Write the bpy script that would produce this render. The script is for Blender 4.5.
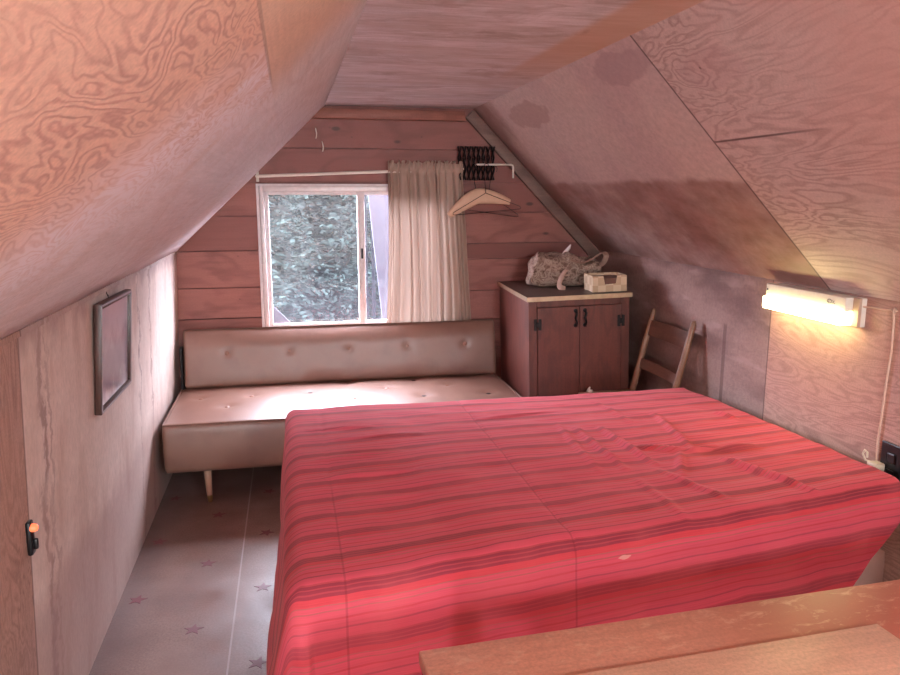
import bpy, bmesh, math, random
from mathutils import Vector, Matrix, Euler
from mathutils import noise as mnoise

for o in list(bpy.data.objects):
    bpy.data.objects.remove(o)
SC = bpy.context.scene
COL = SC.collection
R = math.radians

# ------------------------------------------------------------------ camera
PITCH, YAW, EYE = R(10.68), R(11.87), 1.5
F = Vector((math.sin(YAW) * math.cos(PITCH), math.cos(YAW) * math.cos(PITCH), -math.sin(PITCH)))
RT = Vector((math.cos(YAW), -math.sin(YAW), 0))
UP = RT.cross(F)
cam_d = bpy.data.cameras.new('camera')
cam = bpy.data.objects.new('camera', cam_d)
COL.objects.link(cam)
cam.matrix_world = Matrix(((RT.x, UP.x, -F.x, 0), (RT.y, UP.y, -F.y, 0), (RT.z, UP.z, -F.z, EYE), (0, 0, 0, 1)))
cam_d.sensor_width = 36
cam_d.lens = 755 / 900 * 36
cam_d.clip_start = 0.02
SC.camera = cam

# ------------------------------------------------------------------ world, lights, exposure
SKY, SKY_GLOW = 80.0, 80.0
w = bpy.data.worlds.new('overcast_sky')
SC.world = w
w.use_nodes = True
bg = w.node_tree.nodes['Background']
bg.inputs[0].default_value = (0.86, 0.87, 1.0, 1)
# overcast sky, brighter round the veiled sun high ahead of the far window
_t = w.node_tree
_tc = _t.nodes.new('ShaderNodeTexCoord')
_dot = _t.nodes.new('ShaderNodeVectorMath')
_dot.operation = 'DOT_PRODUCT'
_dot.inputs[1].default_value = Vector((.12, .78, .61)).normalized()
_t.links.new(_tc.outputs['Generated'], _dot.inputs[0])
_mr = _t.nodes.new('ShaderNodeMapRange')
_mr.interpolation_type = 'SMOOTHSTEP'
_mr.inputs[1].default_value = .55
_mr.inputs[2].default_value = 1.0
_mr.inputs[3].default_value = SKY
_mr.inputs[4].default_value = SKY_GLOW
_t.links.new(_dot.outputs['Value'], _mr.inputs[0])
_t.links.new(_mr.outputs[0], bg.inputs[1])


def light(name, kind, loc, energy, color, size=None, rot=None, size_y=None, portal=False):
    d = bpy.data.lights.new(name, kind)
    d.energy = energy
    d.color = color
    if kind == 'AREA':
        d.shape = 'RECTANGLE'
        d.size = size
        d.size_y = size_y
        d.cycles.is_portal = portal
    elif size:
        d.shadow_soft_size = size
    o = bpy.data.objects.new(name, d)
    o.location = loc
    if rot:
        o.rotation_euler = rot
    COL.objects.link(o)
    return o


# the portal only guides the sampling of the sky through the window opening
light('sky_portal', 'AREA', (0.41, 4.60, 1.12), 1, (1, 1, 1), 1.2, (R(-90), 0, 0), 0.9, True)
# the bulb of the attic's ceiling lamp, behind the photographer
light('ceiling_bulb', 'POINT', (1.0, -1.25, 1.80), 175, (0.80, 0.94, 1.0), 0.10)
light('low_fill_light', 'POINT', (-.42, -1.6, 1.02), 108, (0.80, 0.94, 1.0), 0.08)  # added fill, unseen behind the camera, to lift the ceiling and slopes

SC.view_settings.view_transform = 'Standard'
SC.view_settings.look = 'None'
SC.view_settings.gamma = 1
SC.view_settings.exposure = 0.17
SC.view_settings.use_curve_mapping = False
try:
    SC.cycles.max_bounces = 10
    SC.cycles.diffuse_bounces = 6
    SC.cycles.transparent_max_bounces = 12
    SC.cycles.sample_clamp_indirect = 6
    SC.cycles.caustics_reflective = False
    SC.cycles.caustics_refractive = False
except Exception:
    pass


# ------------------------------------------------------------------ material helpers
def lin(h):
    h = h.lstrip('#')
    v = [int(h[i:i + 2], 16) / 255 for i in (0, 2, 4)]
    return tuple((x / 12.92 if x <= .04045 else ((x + .055) / 1.055) ** 2.4) for x in v) + (1,)


class NT:
    def __init__(self, name):
        self.m = bpy.data.materials.new(name)
        self.m.use_nodes = True
        self.t = self.m.node_tree
        self.b = self.t.nodes['Principled BSDF']
        self.out = self.t.nodes['Material Output']

    def n(self, kind, **kw):
        x = self.t.nodes.new(kind)
        for k, v in kw.items():
            setattr(x, k, v)
        return x

    def put(self, sock, v):
        if v is None:
            return
        if isinstance(v, bpy.types.NodeSocket):
            self.t.links.new(v, sock)
        elif isinstance(v, str):
            sock.default_value = lin(v)
        else:
            sock.default_value = v

    def coord(self, what='Object'):
        return self.n('ShaderNodeTexCoord').outputs[what]

    def map(self, vec, scale=(1, 1, 1), loc=(0, 0, 0), rot=(0, 0, 0)):
        x = self.n('ShaderNodeMapping')
        self.put(x.inputs['Vector'], vec)
        x.inputs['Location'].default_value = loc
        x.inputs['Rotation'].default_value = rot
        x.inputs['Scale'].default_value = scale
        return x.outputs[0]

    def noise(self, vec, scale=1, detail=2, rough=.5, dist=0, color=False):
        x = self.n('ShaderNodeTexNoise')
        self.put(x.inputs['Vector'], vec)
        x.inputs['Scale'].default_value = scale
        x.inputs['Detail'].default_value = detail
        x.inputs['Roughness'].default_value = rough
        x.inputs['Distortion'].default_value = dist
        return x.outputs['Color' if color else 'Fac']

    def voronoi(self, vec, scale):
        x = self.n('ShaderNodeTexVoronoi')
        self.put(x.inputs['Vector'], vec)
        x.inputs['Scale'].default_value = scale
        return x.outputs['Distance']

    def math(self, op, a, b=None, c=None, clamp=False):
        x = self.n('ShaderNodeMath', operation=op, use_clamp=clamp)
        for i, v in enumerate((a, b, c)):
            if v is not None:
                self.put(x.inputs[i], v)
        return x.outputs[0]

    def ramp(self, fac, stops, interp='LINEAR'):
        x = self.n('ShaderNodeValToRGB')
        x.color_ramp.interpolation = interp
        e = x.color_ramp.elements
        while len(e) < len(stops):
            e.new(.5)
        for i, (p, c) in enumerate(stops):
            e[i].position = p
            e[i].color = lin(c) if isinstance(c, str) else ((c, c, c, 1) if isinstance(c, (int, float)) else c)
        self.put(x.inputs[0], fac)
        return x.outputs[0]

    def mix(self, fac, a, b, blend='MIX'):
        x = self.n('ShaderNodeMix', data_type='RGBA', blend_type=blend)
        self.put(x.inputs[0], fac)
        self.put(x.inputs[6], a)
        self.put(x.inputs[7], b)
        return x.outputs[2]

    def xyz(self, vec):
        x = self.n('ShaderNodeSeparateXYZ')
        self.put(x.inputs[0], vec)
        return x.outputs

    def step(self, v, lo, hi):
        x = self.n('ShaderNodeMapRange', interpolation_type='SMOOTHSTEP')
        self.put(x.inputs[0], v)
        x.inputs[1].default_value = lo
        x.inputs[2].default_value = hi
        return x.outputs[0]

    def bump(self, h, strength=.3, dist=.01):
        x = self.n('ShaderNodeBump')
        x.inputs['Strength'].default_value = strength
        x.inputs['Distance'].default_value = dist
        self.put(x.inputs['Height'], h)
        self.put(self.b.inputs['Normal'], x.outputs[0])

    def done(self, color=None, rough=.6, metal=0, spec=None, **kw):
        self.put(self.b.inputs['Base Color'], color)
        self.put(self.b.inputs['Roughness'], rough)
        self.put(self.b.inputs['Metallic'], metal)
        if spec is not None:
            self.b.inputs['Specular IOR Level'].default_value = spec
        for k, v in kw.items():
            self.put(self.b.inputs[k], v)
        return self.m


def plain(name, color, rough=.5, metal=0, spec=None, var=.08, scale=30, bump=0):
    """A plain surface with faint wear: colour varied a little by noise."""
    q = NT(name)
    n = q.noise(q.coord(), scale, 4, .6)
    f = q.ramp(n, [(.3, (1 - var,) * 3 + (1,)), (.7, (1 + var * .3,) * 3 + (1,))])
    c = q.mix(1.0, color, f, 'MULTIPLY')
    if bump:
        q.bump(n, bump, .004)
    return q.done(c, rough, metal, spec)


def wood(q, vec, along, light_c, dark_c, freq=9, figure=1.0, line=.5, across=2.6, fine=.25, dist=.3, stretch=.36):
    """Rotary-cut wood figure: contour lines of a noise stretched along the grain axis. Returns colour, line mask."""
    s = [across] * 3
    s[along] = across * stretch
    v = q.map(vec, tuple(s))
    n = q.noise(v, figure, 3.5, .5, dist)
    t = q.math('PINGPONG', q.math('MULTIPLY', n, freq), .5)
    ln = q.ramp(t, [(0, 1.0), (.13, .75), (.30, .12), (1, 0)])
    patch = q.ramp(q.noise(q.map(vec, (1, 1, 1), (3, 1, 7)), 1.7, 2), [(.3, .35), (.65, 1.0)])
    s2 = [90] * 3
    s2[along] = 4
    fib = q.noise(q.map(vec, tuple(s2)), 1, 3, .6)
    ln = q.math('MULTIPLY', ln, q.math('MULTIPLY', patch, line))
    c = q.mix(ln, light_c, dark_c)
    c = q.mix(fine, c, q.mix(1.0, c, q.ramp(fib, [(.3, .45), (.7, 1.0)]), 'MULTIPLY'))
    grit = q.noise(q.map(vec, (1, 1, 1)), 150, 3, .7)
    c = q.mix(.5, c, q.mix(1.0, c, q.ramp(grit, [(.3, .62), (.65, 1.12)]), 'MULTIPLY'))
    return c, ln


# ------------------------------------------------------------------ object helpers
def tag(o, label=None, cat=None, group=None, kind=None):
    if label:
        o['label'] = label
    if cat:
        o['category'] = cat
    if group:
        o['group'] = group
    if kind:
        o['kind'] = kind
    return o


def empty(name, label, cat, loc=(0, 0, 0), rot=(0, 0, 0), group=None, kind=None):
    o = bpy.data.objects.new(name, None)
    o.empty_display_size = .05
    o.location = loc
    o.rotation_euler = rot
    COL.objects.link(o)
    return tag(o, label, cat, group, kind)


class MB:
    """collects shapes into one mesh"""

    def __init__(self):
        self.bm = bmesh.new()

    def box(self, lo, hi, bevel=0, seg=2, mat=0, M=None):
        lo, hi = Vector(lo), Vector(hi)
        ps = [Vector((x, y, z)) for x in (lo.x, hi.x) for y in (lo.y, hi.y) for z in (lo.z, hi.z)]
        if M is not None:
            ps = [M @ p for p in ps]
        v = [self.bm.verts.new(p) for p in ps]
        fs = [self.bm.faces.new([v[i] for i in f]) for f in
              ((0, 1, 3, 2), (4, 6, 7, 5), (0, 4, 5, 1), (2, 3, 7, 6), (0, 2, 6, 4), (1, 5, 7, 3))]
        for f in fs:
            f.material_index = mat
        if bevel:
            es = list({e for f in fs for e in f.edges})
            r = bmesh.ops.bevel(self.bm, geom=es, offset=bevel, segments=seg, affect='EDGES', profile=.5)
            for f in r['faces']:
                f.material_index = mat
        return self

    def prism(self, pts, depth, M=None, mat=0):
        """polygon pts in XY extruded along +Z by depth"""
        n = len(pts)
        a = [Vector((p[0], p[1], 0)) for p in pts]
        b = [Vector((p[0], p[1], depth)) for p in pts]
        if M is not None:
            a = [M @ p for p in a]
            b = [M @ p for p in b]
        va = [self.bm.verts.new(p) for p in a]
        vb = [self.bm.verts.new(p) for p in b]
        fs = [self.bm.faces.new(va[::-1]), self.bm.faces.new(vb)]
        for i in range(n):
            fs.append(self.bm.faces.new((va[i], va[(i + 1) % n], vb[(i + 1) % n], vb[i])))
        for f in fs:
            f.material_index = mat
        return self

    def tube(self, pts, r, seg=10, caps=True, flat=1.0, mat=0):
        """sweep along pts; r number or list; flat squashes the section's second axis"""
        pts = [Vector(p) for p in pts]
        rs = r if isinstance(r, (list, tuple)) else [r] * len(pts)
        rings = []
        nrm = None
        for i, p in enumerate(pts):
            if i == 0:
                d = pts[1] - p
            elif i == len(pts) - 1:
                d = p - pts[i - 1]
            else:
                d = pts[i + 1] - pts[i - 1]
            d.normalize()
            if nrm is None:
                a = Vector((0, 0, 1)) if abs(d.z) < .9 else Vector((1, 0, 0))
                nrm = d.cross(a).normalized()
            else:
                nrm = (nrm - d * nrm.dot(d)).normalized()
            bn = d.cross(nrm)
            rings.append([self.bm.verts.new(p + rs[i] * (math.cos(t) * nrm + flat * math.sin(t) * bn))
                          for t in [2 * math.pi * k / seg for k in range(seg)]])
        for a, b in zip(rings, rings[1:]):
            for k in range(seg):
                f = self.bm.faces.new((a[k], a[(k + 1) % seg], b[(k + 1) % seg], b[k]))
                f.material_index = mat
        if caps:
            self.bm.faces.new(rings[0][::-1]).material_index = mat
            self.bm.faces.new(rings[-1]).material_index = mat
        return self

    def lathe(self, prof, c=(0, 0, 0), M=None, seg=20, mat=0):
        """prof (radius, z) turned about z"""
        c = Vector(c)
        rings = []
        for r, z in prof:
            ring = []
            for k in range(seg):
                t = 2 * math.pi * k / seg
                p = Vector((r * math.cos(t), r * math.sin(t), z))
                if M is not None:
                    p = M @ p
                ring.append(self.bm.verts.new(p + c))
            rings.append(ring)
        for a, b in zip(rings, rings[1:]):
            for k in range(seg):
                self.bm.faces.new((a[k], a[(k + 1) % seg], b[(k + 1) % seg], b[k])).material_index = mat
        self.bm.faces.new(rings[0][::-1]).material_index = mat
        self.bm.faces.new(rings[-1]).material_index = mat
        return self

    def quad(self, pts, mat=0):
        f = self.bm.faces.new([self.bm.verts.new(Vector(p)) for p in pts])
        f.material_index = mat
        return self

    def build(self, name, mats, parent=None, smooth=None, recalc=True):
        me = bpy.data.meshes.new(name)
        if recalc:
            bmesh.ops.recalc_face_normals(self.bm, faces=self.bm.faces[:])
        self.bm.to_mesh(me)
        self.bm.free()
        o = bpy.data.objects.new(name, me)
        for m in (mats if isinstance(mats, (list, tuple)) else [mats]):
            me.materials.append(m)
        if smooth is not None:
            for p in me.polygons:
                p.use_smooth = True
            me.set_sharp_from_angle(angle=R(smooth))
        COL.objects.link(o)
        if parent is not None:
            o.parent = parent
        return o


def grid(name, nu, nv, fn, mat, parent=None, uv=None, thick=0, smooth=True, offset=1):
    """surface fn(u, v) over the unit square, optionally given thickness"""
    me = bpy.data.meshes.new(name)
    vs = [fn(i / nu, j / nv) for j in range(nv + 1) for i in range(nu + 1)]
    fs = [(j * (nu + 1) + i, j * (nu + 1) + i + 1, (j + 1) * (nu + 1) + i + 1, (j + 1) * (nu + 1) + i)
          for j in range(nv) for i in range(nu)]
    me.from_pydata(vs, [], fs)
    if uv:
        l = me.uv_layers.new(name='UVMap')
        for p in me.polygons:
            for li in p.loop_indices:
                vi = me.loops[li].vertex_index
                l.data[li].uv = uv((vi % (nu + 1)) / nu, (vi // (nu + 1)) / nv)
    me.materials.append(mat)
    if smooth:
        for p in me.polygons:
            p.use_smooth = True
    o = bpy.data.objects.new(name, me)
    COL.objects.link(o)
    if parent is not None:
        o.parent = parent
    if thick:
        md = o.modifiers.new('thickness', 'SOLIDIFY')
        md.thickness = thick
        md.offset = offset
    return o


def struct(o):
    o['kind'] = 'structure'
    return o


# ------------------------------------------------------------------ room dimensions
XL, XR, YF, YN = -.63, 1.90, 4.50, -2.0        # left wall (top), right wall, far gable, near gable
ZK, ZKR, ZC = 1.187, 1.165, 2.0                # knee wall tops, flat ceiling
CL, CR = .22, 1.085                            # flat ceiling edges
LB = -.68                                      # left wall foot


def wall_x(z):
    return XL - (ZK - z) * .042


# ------------------------------------------------------------------ surface materials
def m_left_slope():
    q = NT('plywood_left_slope')
    P = q.coord()
    x, y, z = q.xyz(P)
    # bare orange sheet, bold figure
    c, ln = wood(q, P, 1, '#e9c0a9', '#b07a72', freq=20, figure=1.0, line=.7, across=8.5, fine=.15, dist=.5)
    c = q.mix(q.math('MULTIPLY', q.ramp(q.noise(P, 3, 3), [(.45, 0), (.62, 1)]), .35), c, '#e0b19a')
    # whitish worn paint caught in the figure, in a band around y 1.2 .. 2.2
    band = q.step(q.math('ADD', y, q.math('MULTIPLY', q.math('SUBTRACT', 1.75, z), .9)), 1.2, 1.6)
    pn = q.ramp(q.noise(P, 5, 4, .6), [(.30, 0), (.5, 1)])
    wash = q.math('MULTIPLY', band, pn)
    inv = q.math('SUBTRACT', 1.0, ln, clamp=True)
    c = q.mix(q.math('MULTIPLY', q.math('MULTIPLY', wash, inv), .95), c, '#f0e6ee')
    # the far sheet: whitewash, made paler by painted-in window light, faint straight grain
    s, _ = wood(q, P, 1, '#f0e8ec', '#cdb5b3', freq=7, figure=.7, line=.4, across=6, fine=.3)
    far = q.step(q.math('ADD', q.math('ADD', y, q.math('MULTIPLY', q.math('SUBTRACT', 1.75, z), 1.5)), q.math('MULTIPLY', q.noise(P, 2.2, 3), .5)), 1.85, 2.6)
    c = q.mix(q.math('MULTIPLY', far, .82), c, s)
    # the upper sheet above the long joint
    up, _ = wood(q, P, 1, '#e3bfa8', '#cf9f88', freq=4, figure=.8, line=.3, across=4, fine=.2)
    up = q.mix(q.step(q.math('ADD', y, q.math('MULTIPLY', q.noise(P, 3, 3), .4)), 1.7, 2.5), up, s)
    c = q.mix(q.step(z, 1.7475, 1.7505), c, up)
    jy = q.math('MULTIPLY', q.step(q.math('ABSOLUTE', q.math('SUBTRACT', z, 1.749)), .0035, .0015), q.step(y, 2.0, 1.7))
    c = q.mix(q.math('MULTIPLY', jy, .35), c, '#5a3a30')
    # nail heads and specks
    sp = q.step(q.voronoi(q.map(P, (1, 1, 1)), 5.5), .030, .018)
    c = q.mix(q.math('MULTIPLY', sp, .6), c, '#4a302c')
    q.bump(q.math('ADD', q.noise(P, 14, 4), ln), .12, .004)
    return q.done(c, q.mix(far, (.55,) * 3 + (1,), (.42,) * 3 + (1,)), spec=.5)


def m_flat_ceiling():
    q = NT('plywood_flat_ceiling')
    P = q.coord()
    x, y, z = q.xyz(P)
    c, ln = wood(q, P, 0, '#efeaf2', '#c5b8bb', freq=6, figure=.8, line=.5, across=5, fine=.4)
    n = q.noise(q.map(P, (.8, 3.2, 1)), 2.6, 6, .65, .5)
    c = q.mix(q.ramp(n, [(.40, 0), (.60, .75)]), c, '#c4b6b5')
    c = q.mix(q.ramp(q.noise(q.map(P, (1, 2, 1), (4, 4, 0)), 2.0, 5, .65), [(.48, 0), (.62, .6)]), c, '#efe8ef')
    stk = q.noise(q.map(P, (3, 22, 1)), 2.2, 5, .7, .3)
    c = q.mix(q.ramp(stk, [(.46, 0), (.66, .42)]), c, '#9f8884')
    c = q.mix(q.ramp(q.noise(q.map(P, (1.2, 2.2, 1), (8, 1, 0)), 2.4, 5, .7, .6), [(.54, 0), (.66, .42)]), c, '#8f7670')
    # warm strip of bare sheet along the right-hand joint
    st = q.math('MULTIPLY', q.step(x, .88, .93), q.step(y, 3.6, 2.6))
    c = q.mix(q.math('MULTIPLY', st, .7), c, '#c79b7c')
    dk = q.ramp(q.noise(q.map(P, (5, .8, 1), (2, 1, 0)), 1.2, 3, .5, .6), [(.55, 0), (.6, .5)])
    c = q.mix(q.math('MULTIPLY', dk, st), c, '#7f5d50')
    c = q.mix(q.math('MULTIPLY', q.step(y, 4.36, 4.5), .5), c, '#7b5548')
    q.bump(n, .1, .004)
    return q.done(c, .55)


def m_right_slope():
    q = NT('plywood_right_slope')
    P = q.coord()
    x, y, z = q.xyz(P)
    near, ln = wood(q, P, 1, '#deccc6', '#9d7a72', freq=18, figure=1.0, line=.7, across=6, stretch=.25, fine=.2, dist=.5)
    near = q.mix(q.math('MULTIPLY', q.ramp(q.noise(P, 1.6, 3), [(.45, 0), (.65, 1)]), .35), near, '#d3bcb8')
    near = q.mix(q.math('MULTIPLY', q.step(q.math('ADD', y, q.math('MULTIPLY', q.noise(P, 2, 3), .8)), 2.5, 1.7), .55), near, '#cf9c8e')
    farc = q.mix(q.noise(P, 14, 6, .7), '#dccdc8', '#c8b6b0')
    farc = q.mix(q.ramp(q.noise(q.map(P, (1, 1, 1), (4, 0, 2)), 2.2, 4), [(.45, 0), (.62, .4)]), farc, '#bca4aa')
    farc = q.mix(.7, farc, q.mix(1.0, farc, q.ramp(q.noise(q.map(P, (1, .8, 1)), 48, 6, .75), [(.3, .70), (.65, 1.08)]), 'MULTIPLY'))
    # the far sheet is darker and mottled below a level line
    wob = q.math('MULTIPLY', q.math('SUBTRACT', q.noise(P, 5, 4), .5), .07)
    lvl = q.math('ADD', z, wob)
    low_dark = q.step(lvl, 1.575, 1.545)
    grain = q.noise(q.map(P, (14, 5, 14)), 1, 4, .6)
    low_col = q.mix(q.ramp(grain, [(.3, 0), (.7, 1)]), '#84645b', '#a58178')
    low_mottle = q.ramp(q.noise(P, 3.5, 5, .65), [(.32, .45), (.6, .95)])
    farc = q.mix(q.math('MULTIPLY', low_dark, low_mottle), farc, low_col)
    # darker along the far edge, and the oval blotches
    edge = q.step(q.math('ADD', y, q.math('MULTIPLY', q.noise(P, 4, 3), .5)), 4.35, 4.65)
    farc = q.mix(q.math('MULTIPLY', edge, .75), farc, '#7f5a4f')

    def blot(cx, cy, rx, ry, col, k, c):
        d = q.math('ADD', q.math('POWER', q.math('DIVIDE', q.math('SUBTRACT', x, cx), rx), 2.0),
                   q.math('POWER', q.math('DIVIDE', q.math('SUBTRACT', y, cy), ry), 2.0))
        d = q.math('ADD', d, q.math('MULTIPLY', q.math('SUBTRACT', q.noise(P, 9, 4), .5), 2.0))
        return q.mix(q.math('MULTIPLY', q.step(d, 1.1, .75), k), c, col)
    farc = blot(1.19, 3.75, .055, .28, '#a5827c', .5, farc)
    farc = blot(1.15, 2.60, .05, .22, '#9f848a', .45, farc)
    near = blot(1.22, 2.10, .05, .16, '#b8979a', .25, near)
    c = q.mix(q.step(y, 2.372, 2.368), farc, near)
    js = q.step(q.math('ABSOLUTE', q.math('SUBTRACT', y, 2.37)), .0065, .003)
    jz = q.math('MULTIPLY', q.step(q.math('ABSOLUTE', q.math('SUBTRACT', z, 1.674)), .004, .0015), q.math('MULTIPLY', q.step(y, 2.372, 2.368), q.step(y, 1.75, 2.05)))
    j = q.math('MAXIMUM', js, jz)
    c = q.mix(q.math('MULTIPLY', j, .75), c, '#3a241e')
    sp = q.step(q.voronoi(P, 4.3), .030, .016)
    c = q.mix(q.math('MULTIPLY', sp, .6), c, '#4a2c26')
    q.bump(q.math('ADD', q.math('SUBTRACT', q.noise(P, 40, 4), ln), q.math('MULTIPLY', j, -3.0)), .12, .004)
    return q.done(c, .58)


def m_left_wall():
    q = NT('stained_left_wall')
    P = q.coord()
    x, y, z = q.xyz(P)
    board = q.mix(q.noise(P, 9, 5, .65), '#e0cec4', '#cdb5aa')
    board = q.mix(q.ramp(q.noise(q.map(P, (1, 3, 1)), 3, 4), [(.5, 0), (.7, .5)]), board, '#b79484')
    # brown water marks: tall wandering lines near the far end and along the near joint
    yy = q.math('ADD', y, q.math('MULTIPLY', q.math('SUBTRACT', q.noise(q.map(P, (1, 1, 1)), 9, 5, .65), .5), .22))
    for y0, k, wd in ((3.34, .65, .02), (3.62, .75, .022), (3.75, .5, .012), (2.04, .7, .03), (2.10, .45, .02)):
        m = q.step(q.math('ABSOLUTE', q.math('SUBTRACT', yy, y0)), wd, wd * .15)
        m = q.math('MULTIPLY', m, q.ramp(q.noise(P, 6, 3), [(.3, .25), (.6, 1)]))
        board = q.mix(q.math('MULTIPLY', m, k), board, '#7d5a50')
    halo = q.math('MULTIPLY', q.step(yy, 3.30, 3.42), q.step(yy, 3.95, 3.7))
    board = q.mix(q.math('MULTIPLY', halo, .2), board, '#a98a7c')
    board = q.mix(.6, board, q.mix(1.0, board, q.ramp(q.noise(q.map(P, (1, 1.4, .7)), 55, 6, .75), [(.3, .70), (.62, 1.08)]), 'MULTIPLY'))
    board = q.mix(q.ramp(q.noise(P, 2.6, 5, .65), [(.5, 0), (.68, .4)]), board, '#b7998d')
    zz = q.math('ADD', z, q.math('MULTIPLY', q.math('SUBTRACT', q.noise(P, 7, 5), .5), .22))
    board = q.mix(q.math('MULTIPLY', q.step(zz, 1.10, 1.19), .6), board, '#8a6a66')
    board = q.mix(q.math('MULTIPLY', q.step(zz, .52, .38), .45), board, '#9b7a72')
    ply, ln = wood(q, P, 2, '#b58f80', '#7d584f', freq=24, figure=1.2, line=.8, across=7, stretch=.2, fine=.2, dist=.5)
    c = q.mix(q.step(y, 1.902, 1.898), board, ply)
    j = q.step(q.math('ABSOLUTE', q.math('SUBTRACT', y, 1.90)), .006, .003)
    c = q.mix(q.math('MULTIPLY', j, .7), c, '#6e564e')
    q.bump(q.math('ADD', q.noise(P, 30, 5), ln), .15, .004)
    return q.done(c, .6)


def m_right_wall():
    q = NT('stained_right_wall')
    P = q.coord()
    x, y, z = q.xyz(P)
    ply, ln = wood(q, P, 1, '#c89c8c', '#93635c', freq=22, figure=1.2, line=.7, across=6, stretch=.2, fine=.25, dist=.6)
    board = q.mix(q.noise(P, 8, 5, .65), '#ab8a80', '#937269')
    board = q.mix(q.ramp(q.noise(q.map(P, (1, .8, 2.4)), 3, 4), [(.45, 0), (.65, .7)]), board, '#6f4c47')
    board = q.mix(.7, board, q.mix(1.0, board, q.ramp(q.noise(P, 60, 6, .75), [(.3, .65), (.65, 1.1)]), 'MULTIPLY'))
    sc = q.ramp(q.noise(q.map(P, (1, 1.3, 5), (0, 3, 0)), 2.2, 3), [(.6, 0), (.66, .5)])
    board = q.mix(sc, board, '#b4938a')
    c = q.mix(q.step(y, 2.702, 2.698), board, ply)
    drip = q.math('MULTIPLY', q.step(q.math('ABSOLUTE', q.math('SUBTRACT', y, 3.02)), .016, .010), q.step(z, .94, .92))
    c = q.mix(q.math('MULTIPLY', drip, .6), c, '#593530')
    j = q.step(q.math('ABSOLUTE', q.math('SUBTRACT', y, 2.70)), .005, .002)
    c = q.mix(q.math('MULTIPLY', j, .7), c, '#4a302b')
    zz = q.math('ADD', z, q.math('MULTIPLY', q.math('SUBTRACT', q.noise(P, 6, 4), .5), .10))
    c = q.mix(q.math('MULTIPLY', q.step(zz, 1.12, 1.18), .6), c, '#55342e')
    q.bump(q.math('ADD', q.noise(P, 30, 5), ln), .12, .004)
    return q.done(c, .6)


def m_planks():
    q = NT('red_brown_planks')
    P = q.coord()
    r = q.n('ShaderNodeNewGeometry').outputs['Random Per Island']
    off = q.n('ShaderNodeCombineXYZ')
    q.put(off.inputs[0], q.math('MULTIPLY', r, 37.0))
    q.put(off.inputs[2], q.math('MULTIPLY', r, 11.0))
    ad = q.n('ShaderNodeVectorMath', operation='ADD')
    q.put(ad.inputs[0], P)
    q.put(ad.inputs[1], off.outputs[0])
    V = ad.outputs[0]
    c, ln = wood(q, V, 0, '#ab6b5f', '#713e36', freq=7, figure=.8, line=.7, across=5, fine=.3)
    c = q.mix(q.ramp(r, [(0, 0), (1, .9)]), c, '#7a4239')
    k = q.voronoi(q.map(V, (1.6, 0, 3.4)), 1.5)
    c = q.mix(q.math('MULTIPLY', q.step(k, .085, .05), .85), c, '#3e211c')
    sp = q.step(q.voronoi(q.map(V, (1, 0, 1.2)), 9), .07, .03)
    c = q.mix(q.math('MULTIPLY', sp, .45), c, '#4a2822')
    q.bump(q.math('SUBTRACT', q.noise(q.map(V, (4, 40, 40)), 1, 4), ln), .12, .004)
    return q.done(c, .55)


def m_floor():
    q = NT('worn_painted_floor')
    P = q.coord()
    x, y, z = q.xyz(P)
    sand = q.ramp(q.noise(P, 130, 4, .75), [(.35, 0), (.65, 1)])
    c = q.mix(sand, '#7d6056', '#9a7d72')
    c = q.mix(q.ramp(q.noise(P, 3.5, 5, .6), [(.4, 0), (.65, .6)]), c, '#6f5149')
    c = q.mix(q.ramp(q.noise(q.map(P, (1, 1, 1), (5, 2, 0)), 1.6, 4), [(.5, 0), (.66, .55)]), c, '#a3877e')
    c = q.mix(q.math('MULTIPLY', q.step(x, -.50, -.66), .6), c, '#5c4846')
    j = q.step(q.math('ABSOLUTE', q.math('SUBTRACT', x, -.25)), .004, .002)
    c = q.mix(q.math('MULTIPLY', j, .5), c, '#cdbdb6')
    q.bump(q.math('ADD', q.noise(P, 80, 3), q.math('MULTIPLY', q.noise(P, 4, 2), 3)), .1, .004)
    return q.done(c, q.ramp(q.noise(P, 6, 3), [(.35, .3), (.7, .5)]), spec=.5)


M = {}
M['left_slope'] = m_left_slope()
M['flat'] = m_flat_ceiling()
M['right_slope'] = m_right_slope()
M['left_wall'] = m_left_wall()
M['right_wall'] = m_right_wall()
M['planks'] = m_planks()
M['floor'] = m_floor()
M['star'] = plain('dark_red_star_paint', '#7c4449', .5)
M['white_frame'] = plain('chalky_white_frame', '#efe6e6', .45, var=.12)
M['aluminium'] = plain('dull_window_metal', '#e6dad8', .4, .2, var=.12)
M['white_metal'] = plain('white_enamel', '#e6dccf', .4)
M['black_metal'] = plain('black_iron', '#171113', .45, .5)
M['brass'] = plain('aged_brass', '#a98d62', .3, 1)
M['white_plastic'] = plain('ivory_plastic', '#ddcbb2', .4)
M['cord'] = plain('cream_cord', '#dbb9a3', .5)
M['black_plastic'] = plain('black_plastic', '#120e10', .35)


def m_wood(name, a, b, along=2, freq=7, rough=.5, across=5, line=.6, fine=.35):
    q = NT(name)
    P = q.coord()
    c, ln = wood(q, P, along, a, b, freq=freq, figure=1.0, line=line, across=across, fine=fine)
    q.bump(q.math('SUBTRACT', q.noise(P, 60, 3), ln), .06, .003)
    return q.done(c, rough)


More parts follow.
